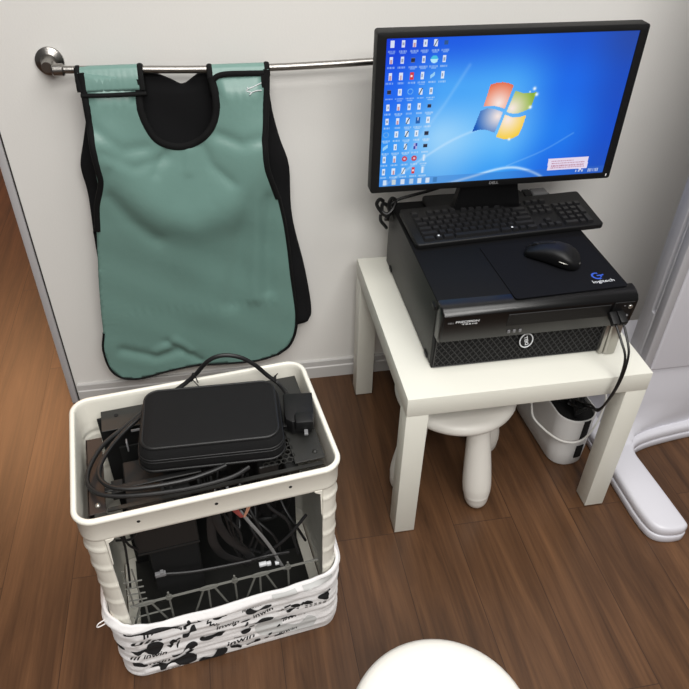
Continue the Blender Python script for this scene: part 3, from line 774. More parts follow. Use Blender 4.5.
# ---------------------------------------------------------------- cables around the computer
def cable(name, label, cat, pts, r, m=CORD, k=8, n=8, plug=None, group=None):
    t = thing(name, label, cat, tuple(pts[0]), 0, group)
    bm = BM(); tube(bm, pts, r, k=k, n=n); obj('cable_run', bm, m, t, world=t)
    return t
u1 = cable('usb_cable', 'thin black cable plugged nearer the right edge of the computer front', 'cable', [(.462, .050, .574), (.4625, .030, .566), (.462, .010, .552), (.463, -.012, .525), (.461, -.020, .474), (.456, -.016, .415), (.474, .030, .326), (.504, .10, .255), (.530, .17, .195), (.525, .22, .178)], .0026, group='cables plugged into the computer front')
bm = BM(); box(bm, .454, .470, .030, .060, .570, .584, .002); bm.transform(Matrix.Translation((.462, .05, .577)) @ Matrix.Rotation(.35, 4, 'X') @ Matrix.Translation((-.462, -.05, -.577))); obj('plug', bm, BLACKP, u1, world=u1)
u2 = cable('usb_cable', 'thin black cable plugged just left of its twin on the computer front', 'cable', [(.446, .050, .573), (.4475, .028, .562), (.449, .004, .546), (.455, -.016, .518), (.455, -.022, .466), (.4505, -.018, .410), (.470, .030, .318), (.500, .10, .265), (.524, .18, .195), (.505, .25, .176)], .0026, group='cables plugged into the computer front')
bm = BM(); box(bm, .437, .453, .030, .060, .570, .583, .002); bm.transform(Matrix.Translation((.446, .05, .577)) @ Matrix.Rotation(.45, 4, 'X') @ Matrix.Translation((-.446, -.05, -.577))); obj('plug', bm, BLACKP, u2, world=u2)
v1 = cable('monitor_cable', 'black cable coming from behind the monitor and knotted at the computer corner', 'cable', [(.25, .455, .735), (.205, .475, .690), (.165, .495, .664), (.118, .498, .652), (.085, .498, .643), (.066, .497, .630), (.0655, .495, .607), (.060, .500, .590), (.066, .530, .575), (.085, .545, .560)], .0040)
bm = BM(); tube(bm, [(.050, .500, .640), (.040, .497, .648), (.032, .494, .638), (.040, .492, .622), (.054, .491, .607), (.066, .492, .612), (.063, .496, .632), (.070, .499, .647), (.080, .497, .640), (.072, .491, .622), (.058, .487, .612), (.046, .492, .618), (.048, .498, .634), (.060, .500, .628), (.066, .493, .610), (.055, .489, .600)], .0046, k=8, n=8)
obj('knot', bm, CORD, v1, world=v1)
bm = BM(); tube(bm, [(.046, .505, .602), (.046, .50, .588), (.056, .50, .574), (.064, .51, .560)], .0042, k=6, n=8); obj('cable_tail', bm, CORD, v1, world=v1)

# ---------------------------------------------------------------- ribbed white bin with a cut-out front
BT = math.radians(7.0); BL = (-.4158, -.0818, 0)
bn = thing('plastic_bin', 'ribbed white rectangular plastic bin with a large window cut in its front', 'bin', BL, BT)
BX, BY, BR = .2215, .1450, .036
WX0, WX1, WZ0, WZ1 = -.187, .190, .10, .4545
def perim(hx, hy, r):
    """points round the rim, from the window's left edge: (x, y, nx, ny, front?)"""
    out = []
    xs = sorted(set([-hx+r, WX0, WX1, hx-r]+[WX0+(WX1-WX0)*i/24 for i in range(25)]))
    xs = [x for x in xs if -hx+r-1e-9 <= x <= hx-r+1e-9] if WX1 <= hx-r else sorted(set([-hx+r]+[-hx+r+(2*hx-2*r)*i/26 for i in range(27)]))
    out += [(x, -hy, 0, -1) for x in xs]
    def corner(cx, cy, a0):
        return [(cx+r*math.cos(math.radians(a0+90*i/9)), cy+r*math.sin(math.radians(a0+90*i/9)), math.cos(math.radians(a0+90*i/9)), math.sin(math.radians(a0+90*i/9))) for i in range(1, 10)]
    out += corner(hx-r, -hy+r, -90)
    out += [(hx, -hy+r+(2*hy-2*r)*i/8, 1, 0) for i in range(1, 9)]
    out += corner(hx-r, hy-r, 0)
    out += [(hx-r-(2*hx-2*r)*i/14, hy, 0, 1) for i in range(1, 15)]
    out += corner(-hx+r, hy-r, 90)
    out += [(-hx, hy-r-(2*hy-2*r)*i/8, -1, 0) for i in range(1, 9)]
    out += corner(-hx+r, -hy+r, 180)[:-1]
    return out
PR = perim(BX, BY, .0285)
def off(d, z): return [(x+nx*d, y+ny*d, z) for x, y, nx, ny in PR]
def rib(z):
    f = ((z-.018)/.0545) % 1.0
    return -.005*(1-z/.51)+.0030*math.exp(-((f-.5)/.055)**2)+.0012*((f+.5) % 1.0)
zs = sorted(set([round(.005*i, 4) for i in range(0, 93)]+[WZ0, WZ1]))
bm = BM()
rows_ = [[bm.verts.new(p) for p in off(rib(z), z)] for z in zs]
n = len(PR)
for j in range(len(zs)-1):
    for i in range(n):
        k = (i+1) % n
        mid = (PR[i][0]+PR[k][0])/2
        if PR[i][3] == -1 and PR[k][3] == -1 and WX0-1e-6 < mid < WX1+1e-6 and WZ0-1e-6 < (zs[j]+zs[j+1])/2 < WZ1+1e-6: continue
        bm.faces.new((rows_[j][i], rows_[j][k], rows_[j+1][k], rows_[j+1][i]))
bmesh.ops.delete(bm, geom=[v for v in bm.verts if not v.link_faces], context='VERTS')
sh = obj('ribbed_wall', bm, BINW, bn, sharp=50)
md = sh.modifiers.new('thickness', 'SOLIDIFY'); md.thickness = .0036; md.offset = 0
bm = BM(); loft(bm, [off(-.009, .002), off(-.009, .006)]); obj('bin_bottom', bm, BINW, bn)
bm = BM()
RP = [(.002, .4530), (.0035, .4545), (.0040, .460), (.0044, .4975), (.0062, .5000), (.0078, .5030), (.0080, .5060), (.0068, .5088), (.0040, .5104), (.0020, .5106), (-.0005, .5098), (-.0018, .5075), (-.0022, .500), (-.0024, .4530)]
loft(bm, [off(d, z) for d, z in RP]+[off(*RP[0])], False, False); bmesh.ops.remove_doubles(bm, verts=bm.verts, dist=1e-6)
rim = obj('rim', bm, BINW, bn, sharp=60)
for x in (-.127, .002, .131):
    bm = BM(); lathe(bm, [(0, 0), (.0030, 0), (.0030, .0016), (0, .0016)], 16, M=Matrix.Translation((x, -BY-.0030, .4835)) @ RX); obj('screw_hole', bm, DARK, rim)
# small corner brackets under the rim beside the window
for x, s in ((WX0, -1), (WX1, 1)):
    bm = BM(); slab(bm, [(x-s*.001, .4545), (x-s*.016, .4545), (x-s*.014, .450), (x-s*.005, .444), (x-s*.003, .385), (x-s*.001, .385)], BY-.010-2*BY+.006, BY-.010-2*BY+.0095, .0006, 1, axis='y'); obj('corner_bracket', bm, BINW, bn)

# ---------------------------------------------------------------- printed cloth bunched round the foot of the bin
cl = thing('printed_cloth', 'white cloth with black and grey print bunched around the foot of the bin', 'cloth', BL, BT)
CX, CY, CR = BX+.001, BY+.006, .036
LP_ = 4*(CX+CY)-8*CR+2*PI*CR
fx, fy, q = CX-CR, CY-CR, PI*CR/2
SEG = [('l', 2*fx), ('c', q), ('l', 2*fy), ('c', q), ('l', 2*fx), ('c', q), ('l', 2*fy), ('c', q)]
def peri(s):
    s = (s+fx) % LP_; px, py, a = -fx, -CY, 0.0
    for k, L in SEG:
        d = min(s, L)
        if k == 'l': px += d*math.cos(a); py += d*math.sin(a)
        else:
            cx, cy = px-CR*math.sin(a), py+CR*math.cos(a); b = a+d/CR
            px, py = cx+CR*math.sin(b), cy-CR*math.cos(b); a = b
        s -= d
        if s <= 1e-12: break
    return px, py, math.sin(a), -math.cos(a)
HT = [(-.40, .225), (-.26, .222), (-.22, .212), (-.187, .197), (-.129, .180), (-.06, .181), (.017, .184), (.097, .184), (.159, .193), (.2, .204), (.26, .214), (.40, .22)]
def ztop(s):
    s = (s+LP_/2) % LP_-LP_/2
    s = max(-.399, min(.399, s))
    for a, b in zip(HT, HT[1:]):
        if a[0] <= s <= b[0]:
            t = (s-a[0])/(b[0]-a[0]); t = t*t*(3-2*t); return a[1]+(b[1]-a[1])*t
def fold(s, z):
    zt = ztop(s); d = zt-z; c = 2*PI*s/LP_
    o = .0060+.0014*math.sin(2*PI*z/.060+2.6*math.sin(c+.6)+1.2)+.0011*math.sin(2*PI*z/.031+16*s)+.0008*math.sin(2*PI*z/.019-21*s+2*math.sin(c*2))+.0004*math.sin(2*PI*z/.011+30*s)
    o += .0075*math.exp(-((d-.012)/.011)**2)-.0028*math.exp(-((d-.030)/.006)**2)+.003*math.exp(-((d-.045)/.010)**2)
    o += .002*math.sin(37*s+2)*math.exp(-(d/.05)**2)
    if z < .02: o -= .006*(1-z/.02)**2
    return max(.0028, o)
def S(s, z, e=0.0):
    x, y, nx_, ny_ = peri(s); o = fold(s, z)+e
    return (x+nx_*o, y+ny_*o, z)
bm = BM(); NS, NZ = 260, 56; L2 = []
for j in range(NZ+1):
    t = j/NZ; L2.append([S(-fx+LP_*i/NS, .001+(ztop(-fx+LP_*i/NS)-.001)*t) for i in range(NS)])
def curl(d, e):   # the hem rolls over inwards
    out = []
    for i in range(NS):
        s = -fx+LP_*i/NS; x, y, nx_, ny_ = peri(s); o = fold(s, ztop(s))-d; out.append((x+nx_*o, y+ny_*o, ztop(s)+e))
    return out
L2 += [curl(.0015, .0022), curl(.004, .0030), curl(.0065, .0010), curl(.0072, -.006), curl(.0075, -.022)]
loft(bm, L2, False, False); band = bm
def print_poly(bm, P, e, step=.0042, sm=True):
    if sm:
        mx, mz = sum(a for a, b in P)/len(P), sum(b for a, b in P)/len(P); P = rough_smooth([(mx+(a-mx)*1.07, mz+(b-mz)*1.12) for a, b in P], 3)
    v, f = fill(P, step); vs = [bm.verts.new(S(x, max(.002, min(z, ztop(x)-.001)), e)) for x, z in v]
    for t in f: bm.faces.new([vs[i] for i in t])
def print_text(bm, s, x0, z0, x1, z1, h, e=.0022, bold=.014, shear=.25):
    w = math.hypot(x1-x0, z1-z0); a = math.atan2(z1-z0, x1-x0)
    h = max(.0048, h*.88); b = text_bm(s, h, w, bold, shear, 0)
    for _ in range(4):
        es = [k for k in b.edges if k.calc_length() > .006]
        if not es: break
        bmesh.ops.subdivide_edges(b, edges=es, cuts=1); bmesh.ops.triangulate(b, faces=b.faces)
    M = Matrix.Translation(((x0+x1)/2-math.sin(a)*h/2, (z0+z1)/2+math.cos(a)*h/2, 0)) @ Matrix.Rotation(a, 4, 'Z')
    for v in b.verts:
        p = M @ v.co; v.co = S(p.x, max(.002, p.y), e)
    join(bm, b)
BLOBS= [[(-0.1993, 0.1048), (-0.189, 0.1022), (-0.1746, 0.1067), (-0.1677, 0.1214), (-0.1552, 0.1238), (-0.1422, 0.1181), (-0.1415, 0.1073), (-0.1474, 0.0918), (-0.158, 0.0831), (-0.1697, 0.0883), (-0.1775, 0.0977), (-0.189, 0.0928)], [(-0.1748, 0.0331), (-0.1584, 0.0368), (-0.1541, 0.0443), (-0.1417, 0.0306), (-0.1292, 0.04), (-0.1156, 0.0454), (-0.1019, 0.0521), (-0.0898, 0.0454), (-0.0855, 0.0319), (-0.0897, 0.0177), (-0.1035, 0.0121), (-0.1163, 0.0141), (-0.1276, 0.0272), (-0.1406, 0.0266), (-0.1497, 0.0186), (-0.1559, 0.0208), (-0.1578, 0.0299)], [(-0.1279, 0.062), (-0.1201, 0.0609), (-0.107, 0.0633), (-0.0985, 0.0809), (-0.0852, 0.0851), (-0.0779, 0.0793), (-0.0806, 0.07), (-0.0933, 0.0705), (-0.1035, 0.0658), (-0.1107, 0.0589), (-0.124, 0.0553)], [(-0.069, 0.0871), (-0.0629, 0.0995), (-0.059, 0.0912), (-0.0526, 0.0909), (-0.041, 0.0942), (-0.0354, 0.1024), (-0.0226, 0.1013), (-0.0199, 0.0944), (-0.0274, 0.0839), (-0.0403, 0.0845), (-0.0503, 0.0816), (-0.0599, 0.0823)], [(-0.0949, 0.1494), (-0.0848, 0.1561), (-0.0795, 0.1623), (-0.0669, 0.1647), (-0.0675, 0.1726), (-0.0589, 0.1666), (-0.0613, 0.159), (-0.074, 0.1565), (-0.0826, 0.1491), (-0.0907, 0.1461)], [(-0.1338, 0.1), (-0.127, 0.0995), (-0.1275, 0.1121), (-0.1204, 0.1188), (-0.114, 0.1129), (-0.1144, 0.1051), (-0.121, 0.1025), (-0.1227, 0.094), (-0.1284, 0.0896)], [(-0.1002, 0.1191), (-0.0973, 0.1297), (-0.0898, 0.127), (-0.0836, 0.1406), (-0.0754, 0.1436), (-0.0739, 0.1297), (-0.0835, 0.1274), (-0.091, 0.1173)], [(-0.0788, 0.0115), (-0.0697, 0.0197), (-0.054, 0.011), (-0.0446, 0.0223), (-0.0368, 0.0345), (-0.0218, 0.0264), (-0.0254, 0.0118), (-0.0378, 0.0053), (-0.0511, 0.006), (-0.0651, 0.0004), (-0.0762, 0.0053)], [(-0.2027, 0.0654), (-0.1949, 0.0655), (-0.1853, 0.0575), (-0.1801, 0.0441), (-0.1891, 0.0427), (-0.1986, 0.0521)], [(-0.0374, 0.1482), (-0.0319, 0.1561), (-0.0113, 0.1576), (-0.015, 0.1506), (-0.0282, 0.1453)], [(-0.0121, 0.0309), (0.0043, 0.0253), (0.0037, 0.0177), (-0.0094, 0.0222)], [(-0.0867, 0.1746), (-0.0824, 0.1765), (-0.0791, 0.1708), (-0.0836, 0.1667)], [(-0.1163, 0.0906), (-0.1105, 0.1061), (-0.1078, 0.1078), (-0.1145, 0.0846)], [(0.0282, 0.1464), (0.0368, 0.1495), (0.0499, 0.1419), (0.0655, 0.1468), (0.074, 0.1458), (0.0704, 0.1413), (0.0532, 0.1403), (0.0428, 0.1361), (0.0311, 0.1387)], [(0.0163, 0.0986), (0.0405, 0.0992), (0.0582, 0.1064), (0.0789, 0.1025), (0.0717, 0.0965), (0.0575, 0.0938), (0.0368, 0.0947), (0.0177, 0.0934)], [(0.0131, 0.0774), (0.022, 0.0807), (0.0323, 0.0793), (0.0311, 0.0714), (0.0211, 0.068), (0.0143, 0.0702)], [(0.0213, 0.0192), (0.0359, 0.0251), (0.04, 0.0332), (0.0488, 0.0319), (0.047, 0.0192), (0.0355, 0.0184), (0.0246, 0.016)], [(0.1768, 0.128), (0.1893, 0.1347), (0.1982, 0.1491), (0.1966, 0.1156), (0.1857, 0.1195)], [(0.1465, 0.1236), (0.1536, 0.1265), (0.1625, 0.1223), (0.1642, 0.1152), (0.157, 0.1141), (0.1482, 0.1184)], [(0.1183, 0.1245), (0.1271, 0.1265), (0.1359, 0.1242), (0.1375, 0.1172), (0.1286, 0.1164)], [(-0.0131, 0.0309), (-0.0024, 0.0333), (0.0091, 0.0223), (0.0068, 0.0146), (-0.0067, 0.024)]]
GREYS= [[(0.0824, 0.1783), (0.092, 0.2064), (0.1269, 0.1876), (0.1282, 0.1691), (0.1059, 0.1704), (0.0955, 0.168)], [(0.1275, 0.208), (0.1377, 0.2121), (0.1479, 0.2105), (0.1546, 0.1958), (0.1719, 0.2057), (0.1961, 0.2038), (0.1979, 0.1913), (0.1787, 0.185), (0.1648, 0.1853), (0.1474, 0.1783), (0.1442, 0.1916)], [(0.0442, 0.0745), (0.0572, 0.0875), (0.0923, 0.0861), (0.0969, 0.0674), (0.1013, 0.0385), (0.0655, 0.0435), (0.0482, 0.0525)], [(0.102, 0.0582), (0.1343, 0.0485), (0.1528, 0.0658), (0.171, 0.0502), (0.1559, 0.024), (0.1265, 0.0289), (0.1084, 0.0348)], [(0.0302, 0.1997), (0.0568, 0.2021), (0.0667, 0.2005), (0.0628, 0.1904), (0.0393, 0.1883)]]
TEXTS= [(-0.1695, 0.1685, -0.1086, 0.174, 0.0241), (-0.1892, 0.157, -0.1292, 0.1343, 0.0174), (-0.205, 0.0796, -0.1374, 0.0737, 0.0127), (-0.0536, 0.1433, -0.0318, 0.1232, 0.0135), (-0.1685, 0.0107, -0.1182, -0.001, 0.0074), (-0.1162, 0.1515, -0.1004, 0.1422, 0.0055), (0.0414, 0.1147, 0.0836, 0.1287, 0.0147), (0.148, 0.1052, 0.193, 0.1046, 0.0063), (-0.0037, 0.0611, 0.0203, 0.0571, 0.0064), (0.0971, 0.119, 0.1355, 0.1067, 0.0056)]
bm = BM()
for P in GREYS: print_poly(bm, P, .0015)
join(band, bm, 1)
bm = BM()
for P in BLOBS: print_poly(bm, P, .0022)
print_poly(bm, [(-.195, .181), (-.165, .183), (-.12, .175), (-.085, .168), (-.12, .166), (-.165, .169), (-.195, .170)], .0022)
WORDS = ['inwin', 'uin', 'III inwin', 'win', 'inwin IIIIII', '-----', 'inwin', '= = = = =', 'inwin ---', '= = = = =']
TEXTS[0] = (-.172, .150, -.108, .158, .022); TEXTS[1] = (-.196, .133, -.140, .126, .019)
TEXTS += [(-.035, .112, .012, .116, .012), (.020, .146, .060, .150, .010), (-.02, .040, .04, .047, .012), (.10, .070, .15, .078, .010), (-.19, .045, -.135, .043, .014), (.09, .030, .13, .034, .010)]
WORDS += ['inwin', 'inwin', 'inwin', 'inwin', 'inwin', 'inwin']
r5 = random.Random(8)
for k in range(22):
    s0, z0 = r5.uniform(-.17, .17), r5.uniform(.02, .150); w, h = r5.uniform(.004, .011), r5.uniform(.002, .0045)
    print_poly(bm, [(s0+w*math.cos(a)*(.5+.8*r5.random())+.3*h*math.sin(a), z0+h*math.sin(a)*(.5+.8*r5.random())+.15*w*math.cos(a)) for a in [2*PI*i/8 for i in range(8)]], .0022)
for (x0, z0, x1, z1, h), w in zip(TEXTS, WORDS):
    print_text(bm, w, x0, max(z0, .008), x1, max(z1, .008), h)
# the print runs on round the sides
rr = random.Random(11)
for k in range(26):
    s = fx+.05+rr.random()*(LP_-2*fx-.10); z = .02+.14*rr.random(); w, h = .012+.02*rr.random(), .005+.007*rr.random()
    print_poly(bm, [(s+w*math.cos(a)*(.7+.5*rr.random()), z+h*math.sin(a)*(.6+.7*rr.random())) for a in [2*PI*i/9 for i in range(9)]], .0012)
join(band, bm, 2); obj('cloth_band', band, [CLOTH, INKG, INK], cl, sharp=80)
bm = BM(); p = S(-fx-q*.75, .205)
tube(bm, [p, (p[0]-.012, p[1]-.004, p[2]-.002), (p[0]-.016, p[1]-.005, p[2]-.010), (p[0]-.010, p[1]-.003, p[2]-.013), (p[0], p[1], p[2]-.012)], .0012, k=4, n=6); obj('cloth_loop', bm, CLOTH, cl)

# ---------------------------------------------------------------- the open computer case standing in the bin
cs = thing('computer_case', 'open black computer chassis with loose cables standing inside the white bin', 'computer case', (BL[0], BL[1], .006), BT)
LZ = -.006
def part(name, f, m, parent=cs, **k):
    b = BM(); f(b); b.transform(Matrix.Translation((0, 0, LZ))); return obj(name, b, m, parent, **k)
ZP = .485
part('bottom_plate', lambda b: box(b, -.188, .188, -.118, .120, .008, .014, .001), STEELBLK)
part('rear_plate', lambda b: box(b, -.184, .186, .112, .116, .014, ZP-.002), DARK)
part('board_tray', lambda b: box(b, -.150, .182, .050, .053, .014, .46), CHIP)
def top(b):
    box(b, -.176, .2085, .076, .131, ZP-.002, ZP, .0005, 1)
    box(b, .152, .2085, -.100, .0765, ZP-.002, ZP, .0005, 1)
    box(b, .100, .153, -.018, .0765, ZP-.002, ZP, .0005, 1)
    box(b, -.176, .203, -.108, -.100, ZP-.012, ZP-.009)
tp = part('top_plate', top, STEELBLK)
def hexes(b):
    R = .0062
    for j in range(7):
        for i in range(6):
            cx = .101+(i+.5*(j % 2))*R*1.78; cy = -.094+j*R*1.54+.005
            if cx > .152 or cy > -.018: continue
            for k in range(6):
                a0, a1 = math.radians(60*k+30), math.radians(60*k+90)
                o, q2 = R*1.03, R*.80
                vs = [b.verts.new((cx+r*math.cos(a), cy+r*math.sin(a), ZP-.0012+dz)) for dz in (0, .0012) for r, a in ((o, a0), (o, a1), (q2, a1), (q2, a0))]
                for f in ((4, 5, 6, 7), (0, 3, 2, 1), (2, 3, 7, 6), (0, 1, 5, 4)): b.faces.new([vs[x] for x in f])
part('hex_vent', hexes, STEELBLK, tp)
part('side_rail', lambda b: (box(b, -.206, -.1775, -.112, .066, ZP-.006, ZP-.004, .0005, 1), box(b, -.2062, -.2040, -.112, .066, ZP-.05, ZP-.004)), PCREFLECT)
for x, y in ((-.190, -.095), (.193, -.083)):
    part('rivet', lambda b: lathe(b, [(0, .004), (.002, .0038), (.0042, .002), (.0048, 0), (0, 0)], 16, c=(x, y, ZP-.004 if x < 0 else ZP)), SILVER if x < 0 else STEELBLK, tp)
part('rivet', lambda b: lathe(b, [(0, .001), (.004, .001), (.004, 0), (0, 0)], 16, c=(-.148, .113, ZP)), DARK, tp)
part('cross_bar', lambda b: box(b, -.178, -.012, -.070, -.060, ZP-.006, ZP-.002, .001, 1), PCGREY)
for a_ in ((-.170, -.150, -.052, -.022, ZP-.05, ZP-.03, .001, 1), (-.085, -.080, -.092, -.070, ZP-.04, ZP-.006), (-.070, -.066, -.092, -.074, ZP-.04, ZP-.008)):
    part('inner_bracket', lambda b: box(b, *a_), PCGREY)
part('inner_bracket', lambda b: (box(b, -.022, -.018, -.100, -.080, ZP-.04, ZP-.006), box(b, .0, .004, -.100, -.082, ZP-.04, ZP-.006), box(b, -.0185, .0005, -.100, -.098, ZP-.03, ZP-.026)), PCGREY)
for a_ in ((-.136, -.133, .040, .052, ZP-.03, ZP-.006, .001), (-.150, -.136, .064, .068, ZP-.004, ZP-.001), (-.124, -.108, .064, .068, ZP-.004, ZP-.001)):
    part('metal_tab', lambda b: box(b, *a_), GREYP)
part('drive_cage', lambda b: (box(b, -.148, -.036, -.106, .02, .338, .452, .002, 1), box(b, -.148, -.036, -.1075, -.105, .334, .3375)), PCGREY)
part('drive_bay', lambda b: box(b, -.135, -.040, -.060, .04, .10, .330, .003, 1), DARK)
part('power_supply', lambda b: (box(b, .088, .126, -.080, .0, .392, .470, .002, 1), box(b, .135, .16, -.10, -.06, .40, .47, .002, 1)), PCGREY)
def fan(b):
    n = 40
    M = Matrix.Translation((.105, -.03, .300)) @ RX
    tube(b, [M @ Vector((.046*math.cos(2*PI*i/n), .046*math.sin(2*PI*i/n), 0)) for i in range(n)], .005, k=1, n=8, closed=True)
    lathe(b, [(0, -.006), (.017, -.006), (.018, .006), (.015, .009), (0, .009)], 24, M=M)
    for k in range(7):
        a = 2*PI*k/7; loops = []
        for r in (.017, .028, .041):
            c2, s2 = math.cos(a+r*6), math.sin(a+r*6); w = .010
            loops.append([tuple(M @ Vector((r*c2-w*s2*u, r*s2+w*c2*u, .004*u+.0007*v))) for u, v in ((-1, -1), (1, -1), (1, 1), (-1, 1))])
        loft(b, loops)
part('cooling_fan', fan, BLACKP)
r2 = random.Random(4)
for k in range(22):
    x, z = -.02+.19*r2.random(), .20+.25*r2.random(); w, h = .003+.010*r2.random(), .002+.008*r2.random(); y_ = .047-.010*r2.random()
    part('board_component', lambda b: box(b, x-w, x+w, y_, .0505, z-h, z+h), DULL)
for k in range(4): part('card_edge', lambda b: box(b, -.016+k*.006, -.0145+k*.006, -.085, -.04, .43, .455), PCGREY)
for k in range(7): part('connector', lambda b: box(b, -.01+.012*k, -.005+.012*k, -.086, -.078, .428+.004*(k % 3), .433+.004*(k % 2)), GREYP if k % 2 else DULL)
def lattice(b):
    y0 = -.128; zt = .216; zb = .135
    def bar2(p, q2, w=.0022): tube(b, [(p[0], y0, p[1]), (q2[0], y0, q2[1])], w, k=1, n=6)
    bar2((-.183, zt), (.184, zt), .0026); bar2((-.183, zb), (.184, zb), .0026); bar2((-.183, .176), (-.11, .178), .0018)
    nodes = (-.155, -.111, -.035, .067, .123)
    for x in (-.155, -.035, .067):
        n = 14; tube(b, [(x+.018*math.cos(2*PI*i/n), y0-.001, zt+.0045*math.sin(2*PI*i/n)) for i in range(n)], .0022, k=1, n=6, closed=True)
        for dx in (-.035, -.003, .035): bar2((x+dx*.3, zt-.004), (x+dx, zb))
    for x in (-.111, .016, .123):
        lathe(b, [(0, -.003), (.006, -.003), (.006, .003), (0, .003)], 12, M=Matrix.Translation((x, y0, zt)) @ RX); bar2((x, zt), (x, zb)); bar2((x, zt+.016), (x, zt))
    for z in (.235, .255, .275, .295): bar2((-.183, z), (-.150, z-.004), .0016)
    for x in (-.176, -.160): bar2((x, .215), (x-.002, .33), .0016)
part('plastic_lattice', lattice, LATT)
def cabs(name, runs, r, m, flat=None):
    for P in runs:
        part(name, lambda b: tube(b, P, r, k=6, n=8, flat=flat, up=(0, 1, 0) if flat else None), m)
cabs('ribbon_cable', [[(.044, -.100, .388), (.060, -.108, .355), (.078, -.112, .315), (.096, -.113, .265), (.110, -.113, .215), (.120, -.112, .185)]], .004, SLEEVE, (.0034, .0012))
cabs('power_lead', [[(-.004, -.08, .40), (-.010, -.085, .35), (-.012, -.088, .30), (.002, -.09, .255), (.03, -.095, .23), (.055, -.10, .215)], [(.0, -.078, .40), (.003, -.09, .35), (.020, -.095, .30), (.044, -.098, .262), (.06, -.10, .225)]], .004, DULL, (.0085, .0014))
cabs('power_lead', [[(.040, -.07, .42), (.044, -.08, .37), (.034, -.085, .31), (.040, -.09, .26), (.058, -.10, .225)], [(.095, -.07, .41), (.100, -.09, .37), (.130, -.10, .33), (.142, -.10, .27), (.150, -.105, .22)], [(.17, -.10, .33), (.13, -.107, .285), (.085, -.105, .245), (.06, -.10, .225)], [(-.120, -.105, .262), (-.06, -.11, .252), (.0, -.11, .245), (.055, -.108, .238)], [(.055, -.108, .24), (.09, -.112, .246), (.13, -.11, .238)]], .0032, DULL)
r4 = random.Random(21)
for k in range(9):
    a_ = (-.01+.17*r4.random(), .34+.11*r4.random()); b_ = (a_[0]+r4.uniform(-.05, .05), .19+.05*r4.random())
    cabs('power_lead', [[(a_[0], -.02, a_[1]), (a_[0]+r4.uniform(-.02, .02), -.05-.03*r4.random(), a_[1]-.03), ((a_[0]+b_[0])/2+r4.uniform(-.025, .025), -.085-.02*r4.random(), (a_[1]+b_[1])/2), (b_[0], -.09, b_[1])]], .0028, CORD if k % 2 else DULL)
cabs('loose_wire', [[(.012, -.08, .41), (.018, -.09, .36), (.024, -.095, .32), (.040, -.10, .28)], [(.018, -.08, .41), (.026, -.09, .36), (.03, -.095, .31), (.05, -.10, .27)], [(-.008, -.08, .46), (-.006, -.09, .42)], [(-.185, -.10, .45), (-.165, -.112, .40), (-.168, -.112, .33), (-.176, -.11, .25)], [(-.178, -.10, .385), (-.150, -.112, .395), (-.135, -.112, .42)], [(-.163, -.10, .45), (-.160, -.112, .39), (-.145, -.112, .36)], [(.06, -.07, .47), (.055, -.085, .44), (.045, -.09, .425)]], .0022, CORD)
cabs('red_wire', [[(.016, -.104, .438), (.028, -.109, .412), (.044, -.108, .380)], [(.021, -.105, .440), (.032, -.110, .413), (.046, -.108, .380)], [(.030, -.104, .440), (.037, -.109, .412), (.047, -.108, .380)]], .0019, REDW)
cabs('peach_wire', [[(.070, -.104, .428), (.062, -.109, .405), (.051, -.108, .378)], [(.064, -.104, .430), (.058, -.109, .405), (.050, -.108, .380)]], .0016, PINKW)
for a_ in ((.068, .083, -.118, -.110, .222, .229, .001), (.0835, .092, -.117, -.110, .218, .226, .001), (.100, .108, -.117, -.110, .214, .220, .001)): part('connector', lambda b: box(b, *a_), WHITEP)
part('connector', lambda b: (box(b, -.128, -.108, -.110, -.102, .259, .268, .001), box(b, -.118, -.112, -.110, -.102, .268, .271)), GREYP)

# ---------------------------------------------------------------- pouch and power cord on top
pch = thing('zip_pouch', 'black nylon zip pouch lying on top of the computer case in the bin', 'pouch', (-.395, -.072, ZP+.0005), math.radians(-1.0))
bm = BM(); LL = []
def pr_(d, z, dome=0):
    return [(x, y, z) for x, y in rrect(.1285+d, .0830+d, .030+d*.6, 8)]
for d, z in ((-.016, .0), (-.006, .003), (-.0015, .010), (0, .022), (-.001, .034), (-.0035, .044), (-.007, .053), (-.0095, .0575), (-.012, .0600)): LL.append(pr_(d, z))
for k in (.86, .7, .5, .3, .12): LL.append([(x*k, y*k, .0600+.0028*(1-k*k)) for x, y in rrect(.1165, .071, .022, 8)])
loft(bm, LL)
for v in bm.verts:
    v.co.z += .0016*math.sin(v.co.x*48+1)*math.sin(v.co.y*40)*(v.co.z/.06)**2
bm2 = obj('pouch_body', bm, POUCH, pch, sharp=80)
def ring(d, z, r, m, name):
    b = BM(); tube(b, pr_(d, z)[:], r, k=1, n=8, closed=True); return obj(name, b, m, pch)
ring(-.0098, .0582, .0028, CORD, 'piping'); ring(.0, .0120, .0024, CORD, 'piping')
ring(-.0016, .0370, .0012, CORD, 'zipper'); ring(-.0010, .0315, .0012, CORD, 'zipper')

pcord = thing('power_cord', 'thick black power cord coiled around the pouch and arching over it', 'power cord', (-.25, -.02, .50))
A = [(-.247, -.030, .507), (-.250, .005, .503), (-.262, .033, .505), (-.282, .042, .521), (-.306, .046, .549), (-.334, .048, .570), (-.366, .049, .577), (-.394, .049, .566), (-.424, .049, .532), (-.462, .040, .508), (-.510, .014, .498), (-.555, -.032, .496), (-.592, -.073, .495), (-.611, -.122, .494), (-.611, -.158, .494), (-.595, -.181, .494), (-.565, -.194, .494), (-.521, -.200, .495), (-.471, -.2005, .495), (-.421, -.1975, .496), (-.367, -.188, .498), (-.335, -.172, .500)]
B2 = [(-.470, .030, .507), (-.510, -.004, .506), (-.553, -.050, .503), (-.583, -.102, .502), (-.592, -.145, .502), (-.577, -.174, .502), (-.545, -.188, .502), (-.496, -.190, .502), (-.442, -.184, .501), (-.402, -.172, .500), (-.375, -.160, .499)]
